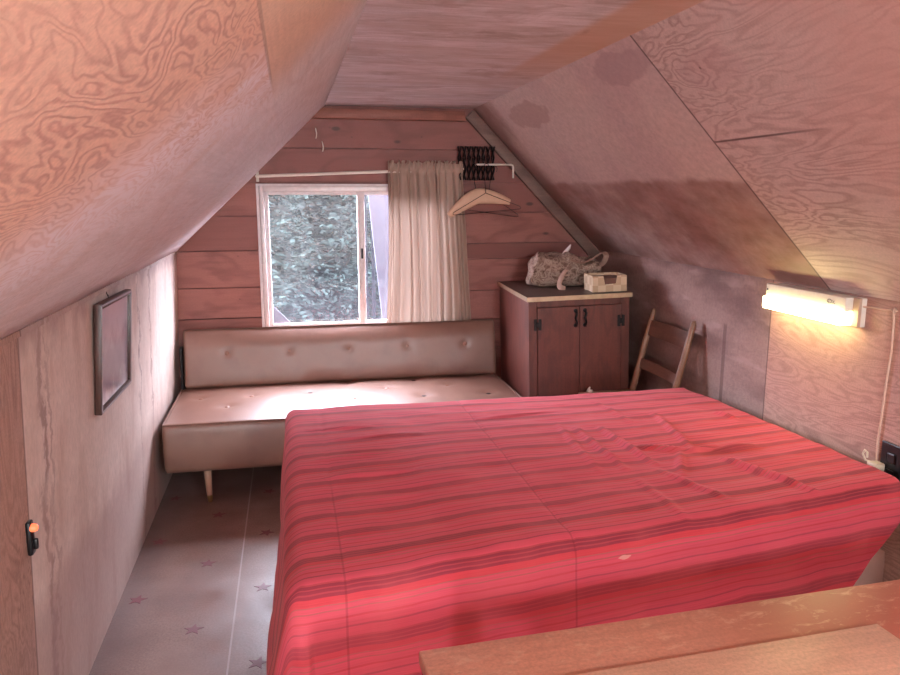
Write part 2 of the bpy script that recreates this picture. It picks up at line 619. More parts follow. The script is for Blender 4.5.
M['cab_wood'] = m_wood('dark_red_plywood', '#663228', '#3c1a15', 2, 8, .42, 5)
M['cab_top'] = m_wood('dark_laminate', '#4f352d', '#3d2721', 0, 4, .45)
M['batten'] = m_wood('grey_brown_batten', '#85665a', '#5c4138', 0, 4, .6)
M['beam'] = m_wood('red_brown_beam', '#9c604f', '#6f3d33', 0, 6, .55)
M['chair_wood'] = m_wood('honey_chair_wood', '#966a52', '#6e4736', 2, 5, .4)
M['slat_wood'] = m_wood('dull_slat_wood', '#80594a', '#624236', 1, 5, .5)
M['frame_wood'] = m_wood('dark_frame_wood', '#4d2e25', '#35201a', 2, 5, .4)


# ------------------------------------------------------------------ the setting
def sheet(name, pts, thick, nrm, mat, subdiv=0):
    """flat panel: polygon pts given thickness along nrm (away from the room)"""
    nrm = Vector(nrm).normalized() * thick
    mb = MB()
    a = [mb.bm.verts.new(Vector(p)) for p in pts]
    b = [mb.bm.verts.new(Vector(p) + nrm) for p in pts]
    n = len(pts)
    mb.bm.faces.new(a)
    mb.bm.faces.new(b[::-1])
    for i in range(n):
        mb.bm.faces.new((a[i], b[i], b[(i + 1) % n], a[(i + 1) % n]))
    return struct(mb.build(name, mat))


TH = .05
fl = MB()
fl.box((LB - .1, YN - .1, -.06), (XR + .1, YF + .1, 0))
# painted stars, in a staggered grid
random.seed(4)
for i in range(-1, 9):
    for j in range(0, 12):
        sx, sy = -.385 + (i - 1) * .23 + .0, 3.54 - j * .495 + (0 if i % 2 else .25)
        if not (-.66 < sx < 1.8 and -1.8 < sy < 4.3):
            continue
        a0 = random.uniform(0, .5)
        rr = .036
        pts = []
        for k in range(10):
            t = a0 + math.pi * k / 5
            rad = rr if k % 2 == 0 else rr * .42
            pts.append((sx + rad * math.sin(t), sy + rad * math.cos(t)))
        fl.prism(pts, .0009, mat=1, M=Matrix.Translation((0, 0, .0002)))
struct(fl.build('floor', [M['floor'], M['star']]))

sheet('wall_left', [(LB, YN, 0), (LB, YF, 0), (wall_x(1.24), YF, 1.24), (wall_x(1.24), YN, 1.24)], TH, (-1, 0, 0), M['left_wall'])
sheet('wall_right', [(XR, YN, 0), (XR, YN, 1.22), (XR, YF, 1.22), (XR, YF, 0)], TH, (1, 0, 0), M['right_wall'])
sheet('ceiling', [(CL - .06, YN, ZC), (CL - .06, YF, ZC), (CR + .06, YF, ZC), (CR + .06, YN, ZC)], TH, (0, 0, 1), M['flat'])
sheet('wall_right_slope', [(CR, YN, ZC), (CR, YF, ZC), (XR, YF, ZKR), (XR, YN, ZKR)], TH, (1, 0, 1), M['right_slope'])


# the left slope sags a little between its rafters, so it is a gently curved sheet
def lslope(u, v):
    y = YN + (YF - YN) * u
    x = XL + (CL - XL) * v
    z = ZK + (ZC - ZK) * v
    s = .012 * math.sin(math.pi * v) * (1 if y < 4.3 else max(0, (4.5 - y) / .2))
    return (x + s * .69, y, z - s * .72)


struct(grid('wall_left_slope', 60, 16, lslope, M['left_slope'], thick=TH, offset=-1))

# far gable: horizontal planks around the window opening
WX0, WX1, WZ0, WZ1 = -.15, .97, .705, 1.54
pk = MB()


def gable_lim(z):
    """room's half-open width at height z"""
    l = LB - .02 if z < ZK else XL + (z - ZK) * (CL - XL) / (ZC - ZK)
    r = XR + .03 if z < ZKR else XR - (z - ZKR) * (XR - CR) / (ZC - ZKR)
    return l - .03, r + .03


def plank(z0, z1, x0, x1, y=YF):
    g = .0032
    l0, r0 = gable_lim(z0)
    l1, r1 = gable_lim(z1)
    a, b = max(x0, l0), min(x1, r0)
    c, d = min(x1, r1), max(x0, l1)
    Mx = Matrix(((1, 0, 0, 0), (0, 0, 1, y), (0, 1, 0, 0), (0, 0, 0, 1)))
    pk.prism([(a, z0 + g), (b, z0 + g), (c, z1 - g), (d, z1 - g)], .03, M=Mx)


lv = [0, .2, .4, .6, .797, .975, 1.187, 1.383, 1.571]
rv = [0, .19, .37, .56, .74, .922, 1.117, 1.212, 1.395, 1.571]
tv = [1.571, 1.762, 1.93, 2.03]
for a, b in zip(lv, lv[1:]):
    if b <= .71:
        plank(a, b, -1, WX0 + .3)
    elif a < WZ0:
        plank(a, b, -1, WX0 - .004)
    else:
        plank(a, b, -1, WX0 - .004)
for a, b in zip(rv, rv[1:]):
    plank(a, b, WX1 + .004 if b > .71 else WX0 + .3, 2.2, YF + (.012 if abs(a - 1.117) < .01 else random.uniform(0, .003)))
plank(.56, WZ0, WX0 - .004, WX1 + .004, YF + .002)
plank(WZ1, 1.571, WX0 - .004, WX1 + .004, YF + .001)
for a, b in zip(tv, tv[1:]):
    plank(a, b, -1, 2.2, YF + random.uniform(0, .003))
pk.box((LB - .1, YF + .032, -.05), (WX0, YF + .07, 2.1))
pk.box((WX1, YF + .032, -.05), (XR + .1, YF + .07, 2.1))
pk.box((WX0, YF + .032, -.05), (WX1, YF + .07, WZ0))
pk.box((WX0, YF + .032, WZ1), (WX1, YF + .07, 2.1))
struct(pk.build('wall_far', M['planks']))

# near gable behind the photographer
ng = MB()
ng.box((LB - .1, YN - .06, -.05), (XR + .1, YN, 2.1))
struct(ng.build('wall_near', plain('whitewashed_boards', '#d8d0cc', .7)))

# trims: beam under the ceiling on the far gable, batten under the right slope, thin floor strip left
tb = MB()
tb.box((.04, YF - .045, 1.925), (1.03, YF + .004, 1.985), .008)
struct(tb.build('trim_1', M['beam'], smooth=40))
tb = MB()
d = Vector((XR - CR, 0, ZKR - ZC)).normalized()
ang = math.atan2(d.z, d.x)
Mt = Matrix.Translation((CR - .045, YF - .035, ZC + .035)) @ Matrix.Rotation(-ang, 4, 'Y')
tb.box((0.06, 0, -.066), (1.25, .032, -.004), .004, M=Mt)
struct(tb.build('trim_2', M['batten'], smooth=40))
tb = MB()
tb.box((wall_x(1.19) - .004, YN, ZK - .012), (wall_x(1.19) + .006, YF, ZK + .004), .002)
struct(tb.build('trim_3', M['left_wall']))

# ------------------------------------------------------------------ window
def m_glass():
    q = NT('dusty_window_glass')
    P = q.coord()
    tr = q.n('ShaderNodeBsdfTransparent')
    tr.inputs[0].default_value = (.97, .98, 1, 1)
    gl = q.n('ShaderNodeBsdfGlossy')
    gl.inputs['Roughness'].default_value = .05
    df = q.n('ShaderNodeBsdfTranslucent')
    df.inputs[0].default_value = (.86, .86, .92, 1)
    m1 = q.n('ShaderNodeMixShader')
    x, y, z = q.xyz(P)
    dust = q.noise(q.map(P, (30, 30, 6), (0, 0, 0), (0, R(20), 0)), 1, 5, .7)
    dust = q.ramp(dust, [(.35, .001), (.75, .005)])
    low_haze = q.math('MULTIPLY', q.step(z, 1.15, .80), .004)  # lower haze: dust plus a reflection put into the glass itself
    q.put(m1.inputs[0], q.math('ADD', dust, low_haze))
    q.t.links.new(tr.outputs[0], m1.inputs[1])
    q.t.links.new(df.outputs[0], m1.inputs[2])
    m2 = q.n('ShaderNodeMixShader')
    m2.inputs[0].default_value = .04
    q.t.links.new(m1.outputs[0], m2.inputs[1])
    q.t.links.new(gl.outputs[0], m2.inputs[2])
    q.t.links.new(m2.outputs[0], q.out.inputs['Surface'])
    return q.m


M['glass'] = m_glass()
win = empty('window_1', None, None)
win['kind'] = 'structure'
fr = MB()
y0, y1 = YF - .02, YF + .055
for lo, hi in (((WX0 - .012, WZ0 - .01), (WX0 + .012, WZ1 + .012)), ((WX1 - .026, WZ0 - .01), (WX1 + .012, WZ1 + .012)),
               ((WX0 + .012, WZ1 - .022), (WX1 - .026, WZ1 + .012)), ((WX0 + .012, WZ0 - .01), (WX1 - .026, WZ0 + .024))):
    fr.box((lo[0], y0, lo[1]), (hi[0], y1, hi[1]), .003)
struct(fr.build('window_frame', M['aluminium'], win, smooth=40))


def sash(xa, xb, y, stile):
    s = MB()
    za, zb = WZ0 + .024, WZ1 - .022
    t = .024
    for lo, hi in (((xa, za), (xa + t, zb)), ((xb - stile, za), (xb, zb)), ((xa + t, zb - t * .7), (xb - stile, zb)), ((xa + t, za), (xb - stile, za + t))):
        s.box((lo[0], y, lo[1]), (hi[0], y + .022, hi[1]), .003)
    f = struct(s.build('window_sash', M['white_frame'], win, smooth=40))
    g = MB()
    g.box((xa + t - .004, y + .009, za + t - .004), (xb - stile + .004, y + .012, zb - t * .7 + .004))
    struct(g.build('window_pane', M['glass'], f))
    return f


sash(WX0 + .012, .434, YF + .004, .044)
s2 = sash(.402, WX1 - .026, YF + .030, .024)
lt = MB()
lt.box((.408, YF - .006, 1.13), (.420, YF + .005, 1.19), .002)
struct(lt.build('window_latch', M['black_metal'], win))
# thin trim strip up the left side of the frame and sill under it
tr_ = MB()
tr_.box((WX0 - .03, YF - .012, WZ0 - .06), (WX0 - .014, YF + .002, WZ1 + .015), .002)
tr_.box((WX0 - .03, YF - .014, WZ1 + .012), (WX1 + .03, YF + .002, WZ1 + .024), .002)
struct(tr_.build('trim_4', M['white_frame'], smooth=40))
tr_ = MB()
tr_.box((WX0 - .02, YF - .03, WZ0 - .03), (WX1 + .02, YF + .03, WZ0 - .008), .004)
struct(tr_.build('trim_5', M['white_frame'], smooth=40))

# ------------------------------------------------------------------ outdoors
def m_grass():
    q = NT('mossy_ground')
    P = q.coord()
    c = q.mix(q.noise(P, .6, 6, .7), '#191d1b', '#222724')
    c = q.mix(q.ramp(q.noise(P, 3, 5, .7), [(.4, 0), (.6, .5)]), c, '#141814')
    return q.done(c, .95, spec=.02)


def land(u, v):
    x, y = -60 + 120 * u, 4.8 + 70 * v
    k = max(0, (y - 17) / 30)
    z = -3 + 9 * min(1, k) ** .8 + (.5 * mnoise.noise((x * .35, y * .35, 0)) + .25 * mnoise.noise((x * 1.3, y * 1.3, 4))) * min(1, k * 4)
    return (x, y, z)


struct(grid('ground', 240, 140, land, m_grass(), smooth=False))


def m_leaf():
    q = NT('conifer_needles')
    P = q.coord()
    r = q.n('ShaderNodeNewGeometry').outputs['Random Per Island']
    c = q.mix(r, '#0b0e0e', '#1d2523')
    m = q.done(c, .8, spec=.02)
    q.b.inputs['Subsurface Weight'].default_value = 0
    return m


M['leaf'] = m_leaf()
M['bark'] = plain('grey_bark', '#4f423b', .9, scale=14, var=.4)


CONE = []


def conifer_meshes(seed, h=7.0, spread=1.25):
    rnd = random.Random(seed)
    tk = MB()
    tk.tube([(0, 0, 0), (0, 0, h * .5), (0, 0, h)], [.11, .07, .01], 8)
    trunk = tk.build('trunk', M['bark'], None, smooth=60)
    fo = MB()
    z = .35
    while z < h * .99:
        L = spread * (1 - z / h) ** .8 + .12
        nb = 14
        a0 = rnd.uniform(0, 6)
        for k in range(nb):
            a = a0 + 6.283 * k / nb + rnd.uniform(-.25, .25)
            ln = L * rnd.uniform(.7, 1.15)
            d = Vector((math.cos(a), math.sin(a), 0))
            s = Vector((-d.y, d.x, 0))
            n = 20
            for i in range(n):
                f = (i + .7) / n
                c = d * (ln * f) + Vector((0, 0, z - .30 * ln * f * f + .05 * rnd.uniform(-1, 1)))
                wd = (.16 * (1 - f) + .05) * rnd.uniform(.7, 1.2)
                for sg in (-1, 1):
                    e = s * sg * wd + d * wd * .6 + Vector((0, 0, -.12 * wd + rnd.uniform(-.04, .04)))
                    th = (d * .018 + Vector((0, 0, rnd.uniform(-.018, .018)))) * rnd.uniform(.8, 1.6)
                    fo.quad([c - th * .6, c + e * .6 - th, c + e, c + th])
        z += .17
    return trunk, fo.build('foliage', M['leaf'], None, recalc=False)


def conifer(loc, h, seed, label):
    """every tree has its own trunk and foliage objects; three shapes of mesh are shared"""
    t = empty('conifer_tree', label, 'tree', loc, (0, 0, seed * 1.7), 'conifers outside the window')
    t.scale = (h / 7,) * 3
    k = seed % 3
    if len(CONE) <= k:
        CONE.append(conifer_meshes(seed))
        parts = CONE[k]
    else:
        parts = [p.copy() for p in CONE[k]]
        for p in parts:
            COL.objects.link(p)
    for p in parts:
        p.parent = t
    return t


for i, (x, y, h) in enumerate(((-.35, 9.0, 6.6), (1.2, 9.6, 6.6), (2.9, 9.2, 6.4), (-2.1, 10.0, 6.6),
                               (.4, 12.2, 8), (2.1, 12.6, 8), (3.9, 12.0, 7.6), (-1.4, 13.0, 8),
                               (1.2, 16, 9), (3.2, 16, 9), (-.8, 16.5, 9), (5.2, 15.5, 9))):
    conifer((x, y, -3.0), h, i, 'hazy grey green conifer in the dense stand outside the window')

# white boards leaning outside: a tall one behind the right sash, a corner at the lower left
M['outside_white'] = plain('weathered_pale_board', '#44454e', .8, spec=.02, var=.1, scale=12)
bo = MB()
Mx = Matrix(((1, 0, 0, 0), (0, 0, 1, 4.95), (0, 1, 0, 0), (0, 0, 0, 1)))
bo.prism([(.478, 1.75), (.85, 1.75), (.85, -3.0), (.72, -3.0), (.588, .62)], .03, M=Mx)
tag(bo.build('board', M['outside_white']), 'tall slanted pale board standing outside behind the right window sash', 'board')
bo = MB()
Mx = Matrix(((1, 0, 0, 0), (0, 0, 1, 4.72), (0, 1, 0, 0), (0, 0, 0, 1)))
bo.prism([(-.30, -3.0), (.25, -3.0), (.12, .58), (-.015, .722), (-.182, .896), (-.30, 1.015)], .02, M=Mx)
tag(bo.build('board', M['outside_white']), 'pale board corner showing low in the left window pane', 'board')
M['mast'] = plain('dark_mast_steel', '#0c0c10', .9, spec=.02)
ms = empty('lattice_mast', 'dark lattice mast just left of the tall slanted pale board outside', 'mast', (.64, 5.9, -3.0))
for dx, dy in ((-.07, 0), (.07, 0), (0, .12)):
    q_ = MB()
    q_.tube([(dx, dy, 0), (dx, dy, 4.9)], .014, 8)
    q_.build('mast_rail', M['mast'], ms, smooth=50)
q_ = MB()
for k in range(16):
    zz = .15 + k * .3
    q_.tube([(-.07, 0, zz), (.07, 0, zz + .14)], .007, 6)
    q_.tube([(.07, 0, zz + .14), (-.07, 0, zz + .3)], .007, 6)
q_.build('cross_bracing', M['mast'], ms, smooth=50)


# ------------------------------------------------------------------ curtain and its rod
def m_curtain():
    q = NT('thin_beige_curtain_cloth')
    P = q.coord()
    c = q.mix(q.noise(q.map(P, (60, 60, 3)), 1, 3), '#bda698', '#a28a7c')
    d = q.n('ShaderNodeBsdfDiffuse')
    t = q.n('ShaderNodeBsdfTranslucent')
    q.put(d.inputs[0], c)
    q.put(t.inputs[0], c)
    m = q.n('ShaderNodeMixShader')
    m.inputs[0].default_value = .07
    q.t.links.new(d.outputs[0], m.inputs[1])
    q.t.links.new(t.outputs[0], m.inputs[2])
    q.t.links.new(m.outputs[0], q.out.inputs['Surface'])
    return q.m


rd = empty('curtain_rod', 'thin white curtain rod over the window top', 'curtain rod')
q_ = MB()
pa, pb = Vector((-.168, YF - .050, 1.604)), Vector((1.012, YF - .050, 1.652))
q_.tube([pa, pb], .009, 10)
q_.build('rod', M['white_metal'], rd, smooth=50)
q_ = MB()
q_.tube([pa + Vector((0, .05, .0)), pa + Vector((-.004, .01, 0)), pa], .008, 8)
q_.box((pa.x - .008, YF - .006, pa.z - .03), (pa.x + .008, YF + .001, pa.z + .03), .002)
q_.build('rod_bracket', M['white_metal'], rd, smooth=50)
q_ = MB()
q_.tube([pb + Vector((0, .05, 0)), pb], .008, 8)
q_.build('rod_bracket', M['white_metal'], rd, smooth=50)

random.seed(11)
NF = 13
ph = [random.uniform(-.5, .5) for _ in range(NF + 2)]


def curtain_fn(u, v):
    # v 0 at hem .. 1 at ruffle top
    zr = 1.652
    if v < .93:
        z = .70 + (zr - .70) * v / .93
    else:
        z = zr + (1.688 - zr) * (v - .93) / .07
    wtop, wbot = (.560, 1.015), (.545, 1.075)
    k = (z - .70) / (zr - .70)
    k = min(1, k)
    xa = wbot[0] + (wtop[0] - wbot[0]) * k + .012 * math.sin(k * 3.1)
    xb = wbot[1] + (wtop[1] - wbot[1]) * k
    i = u * NF
    a = ph[int(i)] * (1 - i % 1) + ph[int(i) + 1] * (i % 1)
    fold = math.sin(2 * math.pi * (i + .5 * a + .12 * math.sin(k * 4 + i)))
    amp = .011 + .004 * math.sin(i * 1.7)
    x = xa + (xb - xa) * u + .006 * math.sin(i * 4.1 + k)
    y = YF - .046 + amp * fold
    if k > .97:
        y = YF - .070 + .35 * (y - (YF - .046))
    if z > zr + .005:
        f = (z - zr) / (1.688 - zr)
        y += .012 * f * math.sin(u * 190 + 2 * math.sin(u * 31))
        z += f * .010 * math.sin(u * 140 + 3 * math.sin(u * 23))
        x += .004 * f * math.sin(u * 240)
    return (x, y, z)


cu = grid('curtain', 260, 60, curtain_fn, m_curtain())
tag(cu, 'gathered beige curtain drawn to the right side of the window', 'curtain')


# ------------------------------------------------------------------ rack, rod end, hangers on the far gable
rk = empty('accordion_rack', 'dark collapsed accordion rack on the plank wall beside the curtain top', 'rack', (1.10, YF - .02, 1.685))
q_ = MB()
nb = 8
for k in range(nb):
    xx = -.105 + k * .029
    for lay, sg in ((0, 1), (1, -1)):
        pts = []
        for s in range(4):
            pts.append((xx + sg * (.009 if s % 2 else -.009), -.012 - lay * .010, .097 - s * .0647))
        for a, b in zip(pts, pts[1:]):
            q_.tube([a, b], .0095, 6, flat=.6)
q_.build('lattice', plain('dark_brown_metal', '#2a1b1b', .5), rk, smooth=50)
q_ = MB()
zr = 1.676
yt = YF - .105
q_.tube([(1.085, yt, zr), (1.292, yt, zr), (1.301, yt, zr - .003), (1.305, yt, zr - .012), (1.306, yt, zr - .078)], .0055, 8)
q_.tube([(1.245, yt, zr), (1.245, YF - .002, zr + .002)], .004, 6)
q_.tube([(1.088, yt, zr), (1.088, YF - .002, zr + .002)], .004, 6)
tag(q_.build('towel_bar', M['white_metal'], smooth=50), 'thin white metal bar with a bent down end beside the dark rack', 'bar')

hk = empty('coat_hanger', 'cream coat hanger wide and padded, hanging under the dark rack', 'hanger', (1.09, YF - .100, 1.488), (0, R(-12), 0), 'coat hangers')
q_ = MB()
xs = [-.19 + .38 * k / 16 for k in range(17)]
for a in range(1):
    pts = [(x, 0, .005 - .075 * (abs(x) / .19) ** 1.4) for x in xs]
    q_.tube(pts, [.008 + .014 * math.sin(math.pi * (k / 16)) for k in range(17)], 12, flat=2.1)
hb = q_.build('hanger_body', plain('cream_wood', '#dcb79a', .5), hk, smooth=60)
q_ = MB()
q_.tube([(0, 0, .02), (0, 0, .165)] + [(.018 - .018 * math.cos(t), 0, .17 + .02 * math.sin(t)) for t in [R(a) for a in range(0, 230, 25)]], .0022, 6)
q_.build('hook', M['black_metal'], hk, smooth=50)


def wire_hanger(loc, rot, label):
    h = empty('coat_hanger', label, 'hanger', loc, rot, 'coat hangers')
    m = MB()
    m.tube([(0, 0, 0), (-.20, 0, -.095), (-.205, 0, -.105), (-.195, 0, -.110), (.195, 0, -.110), (.205, 0, -.105), (.20, 0, -.095), (0, 0, 0)], .0018, 6)
    m.build('wire_body', M['black_metal'], h, smooth=50)
    m = MB()
    m.tube([(0, 0, 0), (0, 0, .142)] + [(.016 - .016 * math.cos(t), 0, .147 + .02 * math.sin(t)) for t in [R(a) for a in range(0, 230, 25)]], .0018, 6)
    m.build('hook', M['black_metal'], h, smooth=50)
    return h


wire_hanger((1.13, YF - .140, 1.512), (0, R(-5), R(-2)), 'dark wire hanger in front of the cream padded hanger')
wire_hanger((1.165, YF - .070, 1.507), (0, R(8), R(2)), 'dark wire hanger tilted down right, behind the cream padded hanger')

q_ = MB()
for (x, z) in ((.165, 1.872), (.20, 1.80)):
    q_.tube([(x, YF - .002, z), (x, YF - .016, z - .004), (x + .004, YF - .02, z - .03), (x + .003, YF - .012, z - .045), (x, YF - .004, z - .055)], .003, 6)
q_.bm.free()
for (x, z, lb) in ((.165, 1.872, 'upper small white hook on the top planks left of the window'), (.20, 1.80, 'lower small white hook on the top planks left of the window')):
    q_ = MB()
    q_.tube([(x, YF - .000, z), (x, YF - .016, z - .004), (x + .004, YF - .02, z - .03), (x + .003, YF - .012, z - .045), (x, YF - .006, z - .055)], .003, 6)
    tag(q_.build('wall_hook', M['white_metal'], smooth=50), lb, 'hook')


# ------------------------------------------------------------------ sofa bed
def m_vinyl():
    q = NT('tan_vinyl')
    P = q.coord()
    c = q.mix(q.noise(P, 5, 4), '#906a5b', '#7d5748')
    c = q.mix(q.ramp(q.noise(q.map(P, (3, 1, 3)), 3, 4), [(.5, 0), (.7, .4)]), c, '#6e4a3d')
    q.bump(q.math('ADD', q.noise(P, 220, 2), q.math('MULTIPLY', q.noise(P, 9, 3), 2)), .08, .003)
    return q.done(c, .42, spec=.7, **{'Coat Weight': .35, 'Coat Roughness': .42})


M['vinyl'] = m_vinyl()
M['vinyl_seat'] = M['vinyl']
SX0, SX1, SY0, SY1, SZ0, SZ1 = -.632, 1.195, 3.635, 4.36, .185, .428
sofa = empty('sofa_bed', 'tan vinyl sofa bed with tufted seat under the window', 'sofa bed', ((SX0 + SX1) / 2, (SY0 + SY1) / 2, 0))
ox, oy = sofa.location.x, sofa.location.y
tufts = [(-.50, 4.10), (-.235, 4.08), (.075, 4.09), (-.034, 3.91), (.295, 4.27), (.68, 4.28), (.50, 4.10), (.676, 3.90), (.845, 4.10), (1.035, 3.90), (.30, 3.92), (-.35, 3.90)]


def rbox(name, lo, hi, r, mat, parent, disp=None, n=(60, 26, 8), M=None):
    """rounded cushion: subdivided box with rounded edges and a displacement"""
    bm = bmesh.new()
    lo, hi = Vector(lo), Vector(hi)
    sz = hi - lo
    c = (lo + hi) / 2
    h = sz / 2
    vmap = {}

    def vert(p):
        key = (round(p.x, 5), round(p.y, 5), round(p.z, 5))
        if key not in vmap:
            inner = Vector([max(-h[i] + r, min(h[i] - r, p[i])) for i in range(3)])
            dd = p - inner
            if dd.length > 1e-9:
                p2 = inner + dd.normalized() * r
                nn = dd.normalized()
            else:
                p2 = p.copy()
                nn = Vector((0, 0, 0))
            if disp:
                p2 = disp(p2 + c, p + c) - c
            p2 = p2 + c
            if M is not None:
                p2 = M @ p2
            vmap[key] = bm.verts.new(p2)
        return vmap[key]

    for ax in range(3):
        a, b = [i for i in range(3) if i != ax]
        for sg in (-1, 1):
            na, nb_ = n[a], n[b]

            def pt(i, j):
                p = Vector((0, 0, 0))
                p[ax] = sg * h[ax]
                p[a] = -h[a] + 2 * h[a] * i / na
                p[b] = -h[b] + 2 * h[b] * j / nb_
                return p
            for i in range(na):
                for j in range(nb_):
                    vs = [vert(pt(i, j)), vert(pt(i + 1, j)), vert(pt(i + 1, j + 1)), vert(pt(i, j + 1))]
                    if len(set(vs)) == 4:
                        try:
                            bm.faces.new(vs)
                        except ValueError:
                            pass
    bmesh.ops.recalc_face_normals(bm, faces=bm.faces[:])
    me = bpy.data.meshes.new(name)
    bm.to_mesh(me)
    bm.free()
    for p in me.polygons:
        p.use_smooth = True
    me.materials.append(mat)
    o = bpy.data.objects.new(name, me)
    COL.objects.link(o)
    if parent is not None:
        o.parent = parent
    return o


def seat_disp(p, p0):
    t = max(0, (p.z - (SZ1 - .05)) / .05)
    wx, wy = p.x + ox, p.y + oy
    ux, uy = (wx - SX0) / (SX1 - SX0), (wy - SY0) / (SY1 - SY0)
    crown = .016 * (1 - (2 * ux - 1) ** 4) * (1 - (2 * uy - 1) ** 2)
    dz = crown
    for tx, ty in tufts:
        dz -= .010 * math.exp(-((wx - tx) ** 2 + (wy - ty) ** 2) / .0018)
    dz += .003 * mnoise.noise((wx * 4, wy * 4, 0))
    p = p + Vector((0, 0, dz * t))
    # front face bulges very slightly
    if wy < SY0 + .05:
        k = (p.z - SZ0) / (SZ1 - SZ0)
        p = p + Vector((0, -.008 * math.sin(math.pi * max(0, min(1, k))), 0))
    return p


rbox('seat_cushion', (SX0 - ox, SY0 - oy, SZ0), (SX1 - ox, SY1 - oy, SZ1), .018, M['vinyl'], sofa, seat_disp, (150, 60, 10))
# piping round the top edge
q_ = MB()
e = .006
pz = SZ1 - .002
q_.tube([(SX0 - ox + e, SY1 - oy - .01, pz), (SX0 - ox + e, SY0 - oy + e, pz), (SX1 - ox - e, SY0 - oy + e, pz), (SX1 - ox - e, SY1 - oy - .01, pz)], .005, 8)
q_.build('piping', M['vinyl'], sofa, smooth=50)
M['button'] = plain('tan_button', '#9a7060', .35)
M['hole'] = plain('dark_tuft_hole', '#2a1a18', .8)
for i, (tx, ty) in enumerate(tufts):
    torn = i in (2, 3, 4, 5, 7, 9)
    q_ = MB()
    ux, uy = (tx - SX0) / (SX1 - SX0), (ty - SY0) / (SY1 - SY0)
    z = SZ1 - .010 + .016 * (1 - (2 * ux - 1) ** 4) * (1 - (2 * uy - 1) ** 2)
    if torn:
        q_.lathe([(.013, -.002), (.013, .001), (.003, .0015)], (tx - ox, ty - oy, z), seg=10)
        o = q_.build('tuft_hole', M['hole'], sofa, smooth=50)
        o['label'] = 'dark hole where a button is missing'
    else:
        q_.lathe([(.012, -.004), (.013, .001), (.008, .005), (.002, .006)], (tx - ox, ty - oy, z), seg=12)
        q_.build('button', M['button'], sofa, smooth=50)

# backrest: slab leaning back a little
BZ0, BZ1 = .435, .765
BH = BZ1 - BZ0
back = empty('x', None, None)
bpy.data.objects.remove(back)
Mb = Matrix.Translation((0, 4.315 - oy, BZ0)) @ Matrix.Rotation(R(-10), 4, 'X')
btn = [-.375, -.03, .31, .655, 1.005]


def back_disp(p, p0):
    wx = p.x + ox
    if p.y < .02:
        ux, uz = (wx - SX0) / (SX1 - SX0), p.z / BH
        d = -.012 * (1 - (2 * ux - 1) ** 6) * (1 - (2 * uz - 1) ** 4)
        for bx in btn:
            d += .006 * math.exp(-((wx - bx) ** 2 + (p.z - .19) ** 2) / .0006)
        d += .003 * mnoise.noise((wx * 5, p.z * 7, 3))
        d += .030 * max(0, (uz - .62) / .38) ** 2
        p = p + Vector((0, d, 0))
    return p


bk = rbox('backrest', (SX0 + .022 - ox, 0, 0), (SX1 + .002 - ox, .055, BH), .016, M['vinyl'], sofa, back_disp, (150, 8, 40), Mb)
for bx in btn:
    q_ = MB()
    c = Mb @ Vector((bx - ox, -.003, .19))
    q_.lathe([(.013, -.004), (.014, .001), (.008, .005), (.002, .006)], c, M=Matrix.Rotation(R(80), 4, 'X'), seg=14)
    q_.build('button', M['button'], sofa, smooth=50)
# backrest side bracket at the left
q_ = MB()
q_.box((SX0 + .002 - ox, 4.33 - oy, .36), (SX0 + .018 - ox, 4.41 - oy, .66), .004, M=None)
q_.build('hinge_arm', M['black_metal'], sofa)
M['leg_wood'] = plain('pale_leg_wood', '#c39a82', .4)
for lx, ly in ((-.44, 3.715), (.98, 3.715), (-.44, 4.25), (.98, 4.25)):
    q_ = MB()
    sx = .015 if lx > 0 else .006
    q_.tube([(lx - ox - sx, ly - oy + .012, SZ0 + .003), (lx - ox, ly - oy, .034)], [.020, .0135], 14)
    lg = q_.build('leg', M['leg_wood'], sofa, smooth=50)
    q_ = MB()
    q_.tube([(lx - ox, ly - oy, .036), (lx - ox + .0015, ly - oy - .001, .006), (lx - ox + .0015, ly - oy - .001, 0)], [.0145, .012, .009], 14)
    q_.build('ferrule', M['brass'], lg, smooth=40)

# ------------------------------------------------------------------ bed
BX0, BX1, BY0, BY1, BT = -.045, 1.885, 1.60, 3.165, .61
bed = empty('bed', 'low double bed under the red striped bedspread', 'bed', ((BX0 + BX1) / 2, (BY0 + BY1) / 2, 0))
bx_, by_ = bed.location.x, bed.location.y


def bed_warp(x, y):
    """the near side of the old mattress runs askew: narrower at the wall end"""
    f = max(0, min(1, (x - BX0) / (BX1 - BX0)))
    return BY1 - (BY1 - y) * (1 - .19 * f)


def bed_taper(x, f):
    f = max(0, min(1, f))
    return BX0 + (x - BX0) * (1 - (.012 + .045 * f) * max(0, min(1, (x - BX0) / (BX1 - BX0))) ** 2)


def bed_disp(p, p0):
    x, y = p.x + bx_, p.y + by_
    return Vector((bed_taper(x, (y - BY0) / (BY1 - BY0)) - bx_, bed_warp(x, y) - by_, p.z))


M['sheet'] = plain('white_bed_sheet', '#d9c0b4', .8, var=.12, scale=9, bump=.2)
rbox('mattress', (BX0 + .03 - bx_, BY0 + .03 - by_, .38), (BX1 - .012 - bx_, BY1 - .03 - by_, BT - .022), .05, M['sheet'], bed, bed_disp, (20, 16, 6))
rbox('box_spring', (BX0 + .03 - bx_, BY0 + .035 - by_, .15), (BX1 - .012 - bx_, BY1 - .03 - by_, .378), .02, M['sheet'], bed, bed_disp, (8, 8, 4))
for lx in (BX0 + .15, BX1 - .12):
    for ly in (BY0 + .15, BY1 - .15):
        q_ = MB()
        q_.tube([(lx - bx_, ly - by_, 0), (lx - bx_, ly - by_, .155)], [.02, .026], 12)
        q_.build('leg', M['frame_wood'], bed, smooth=40)


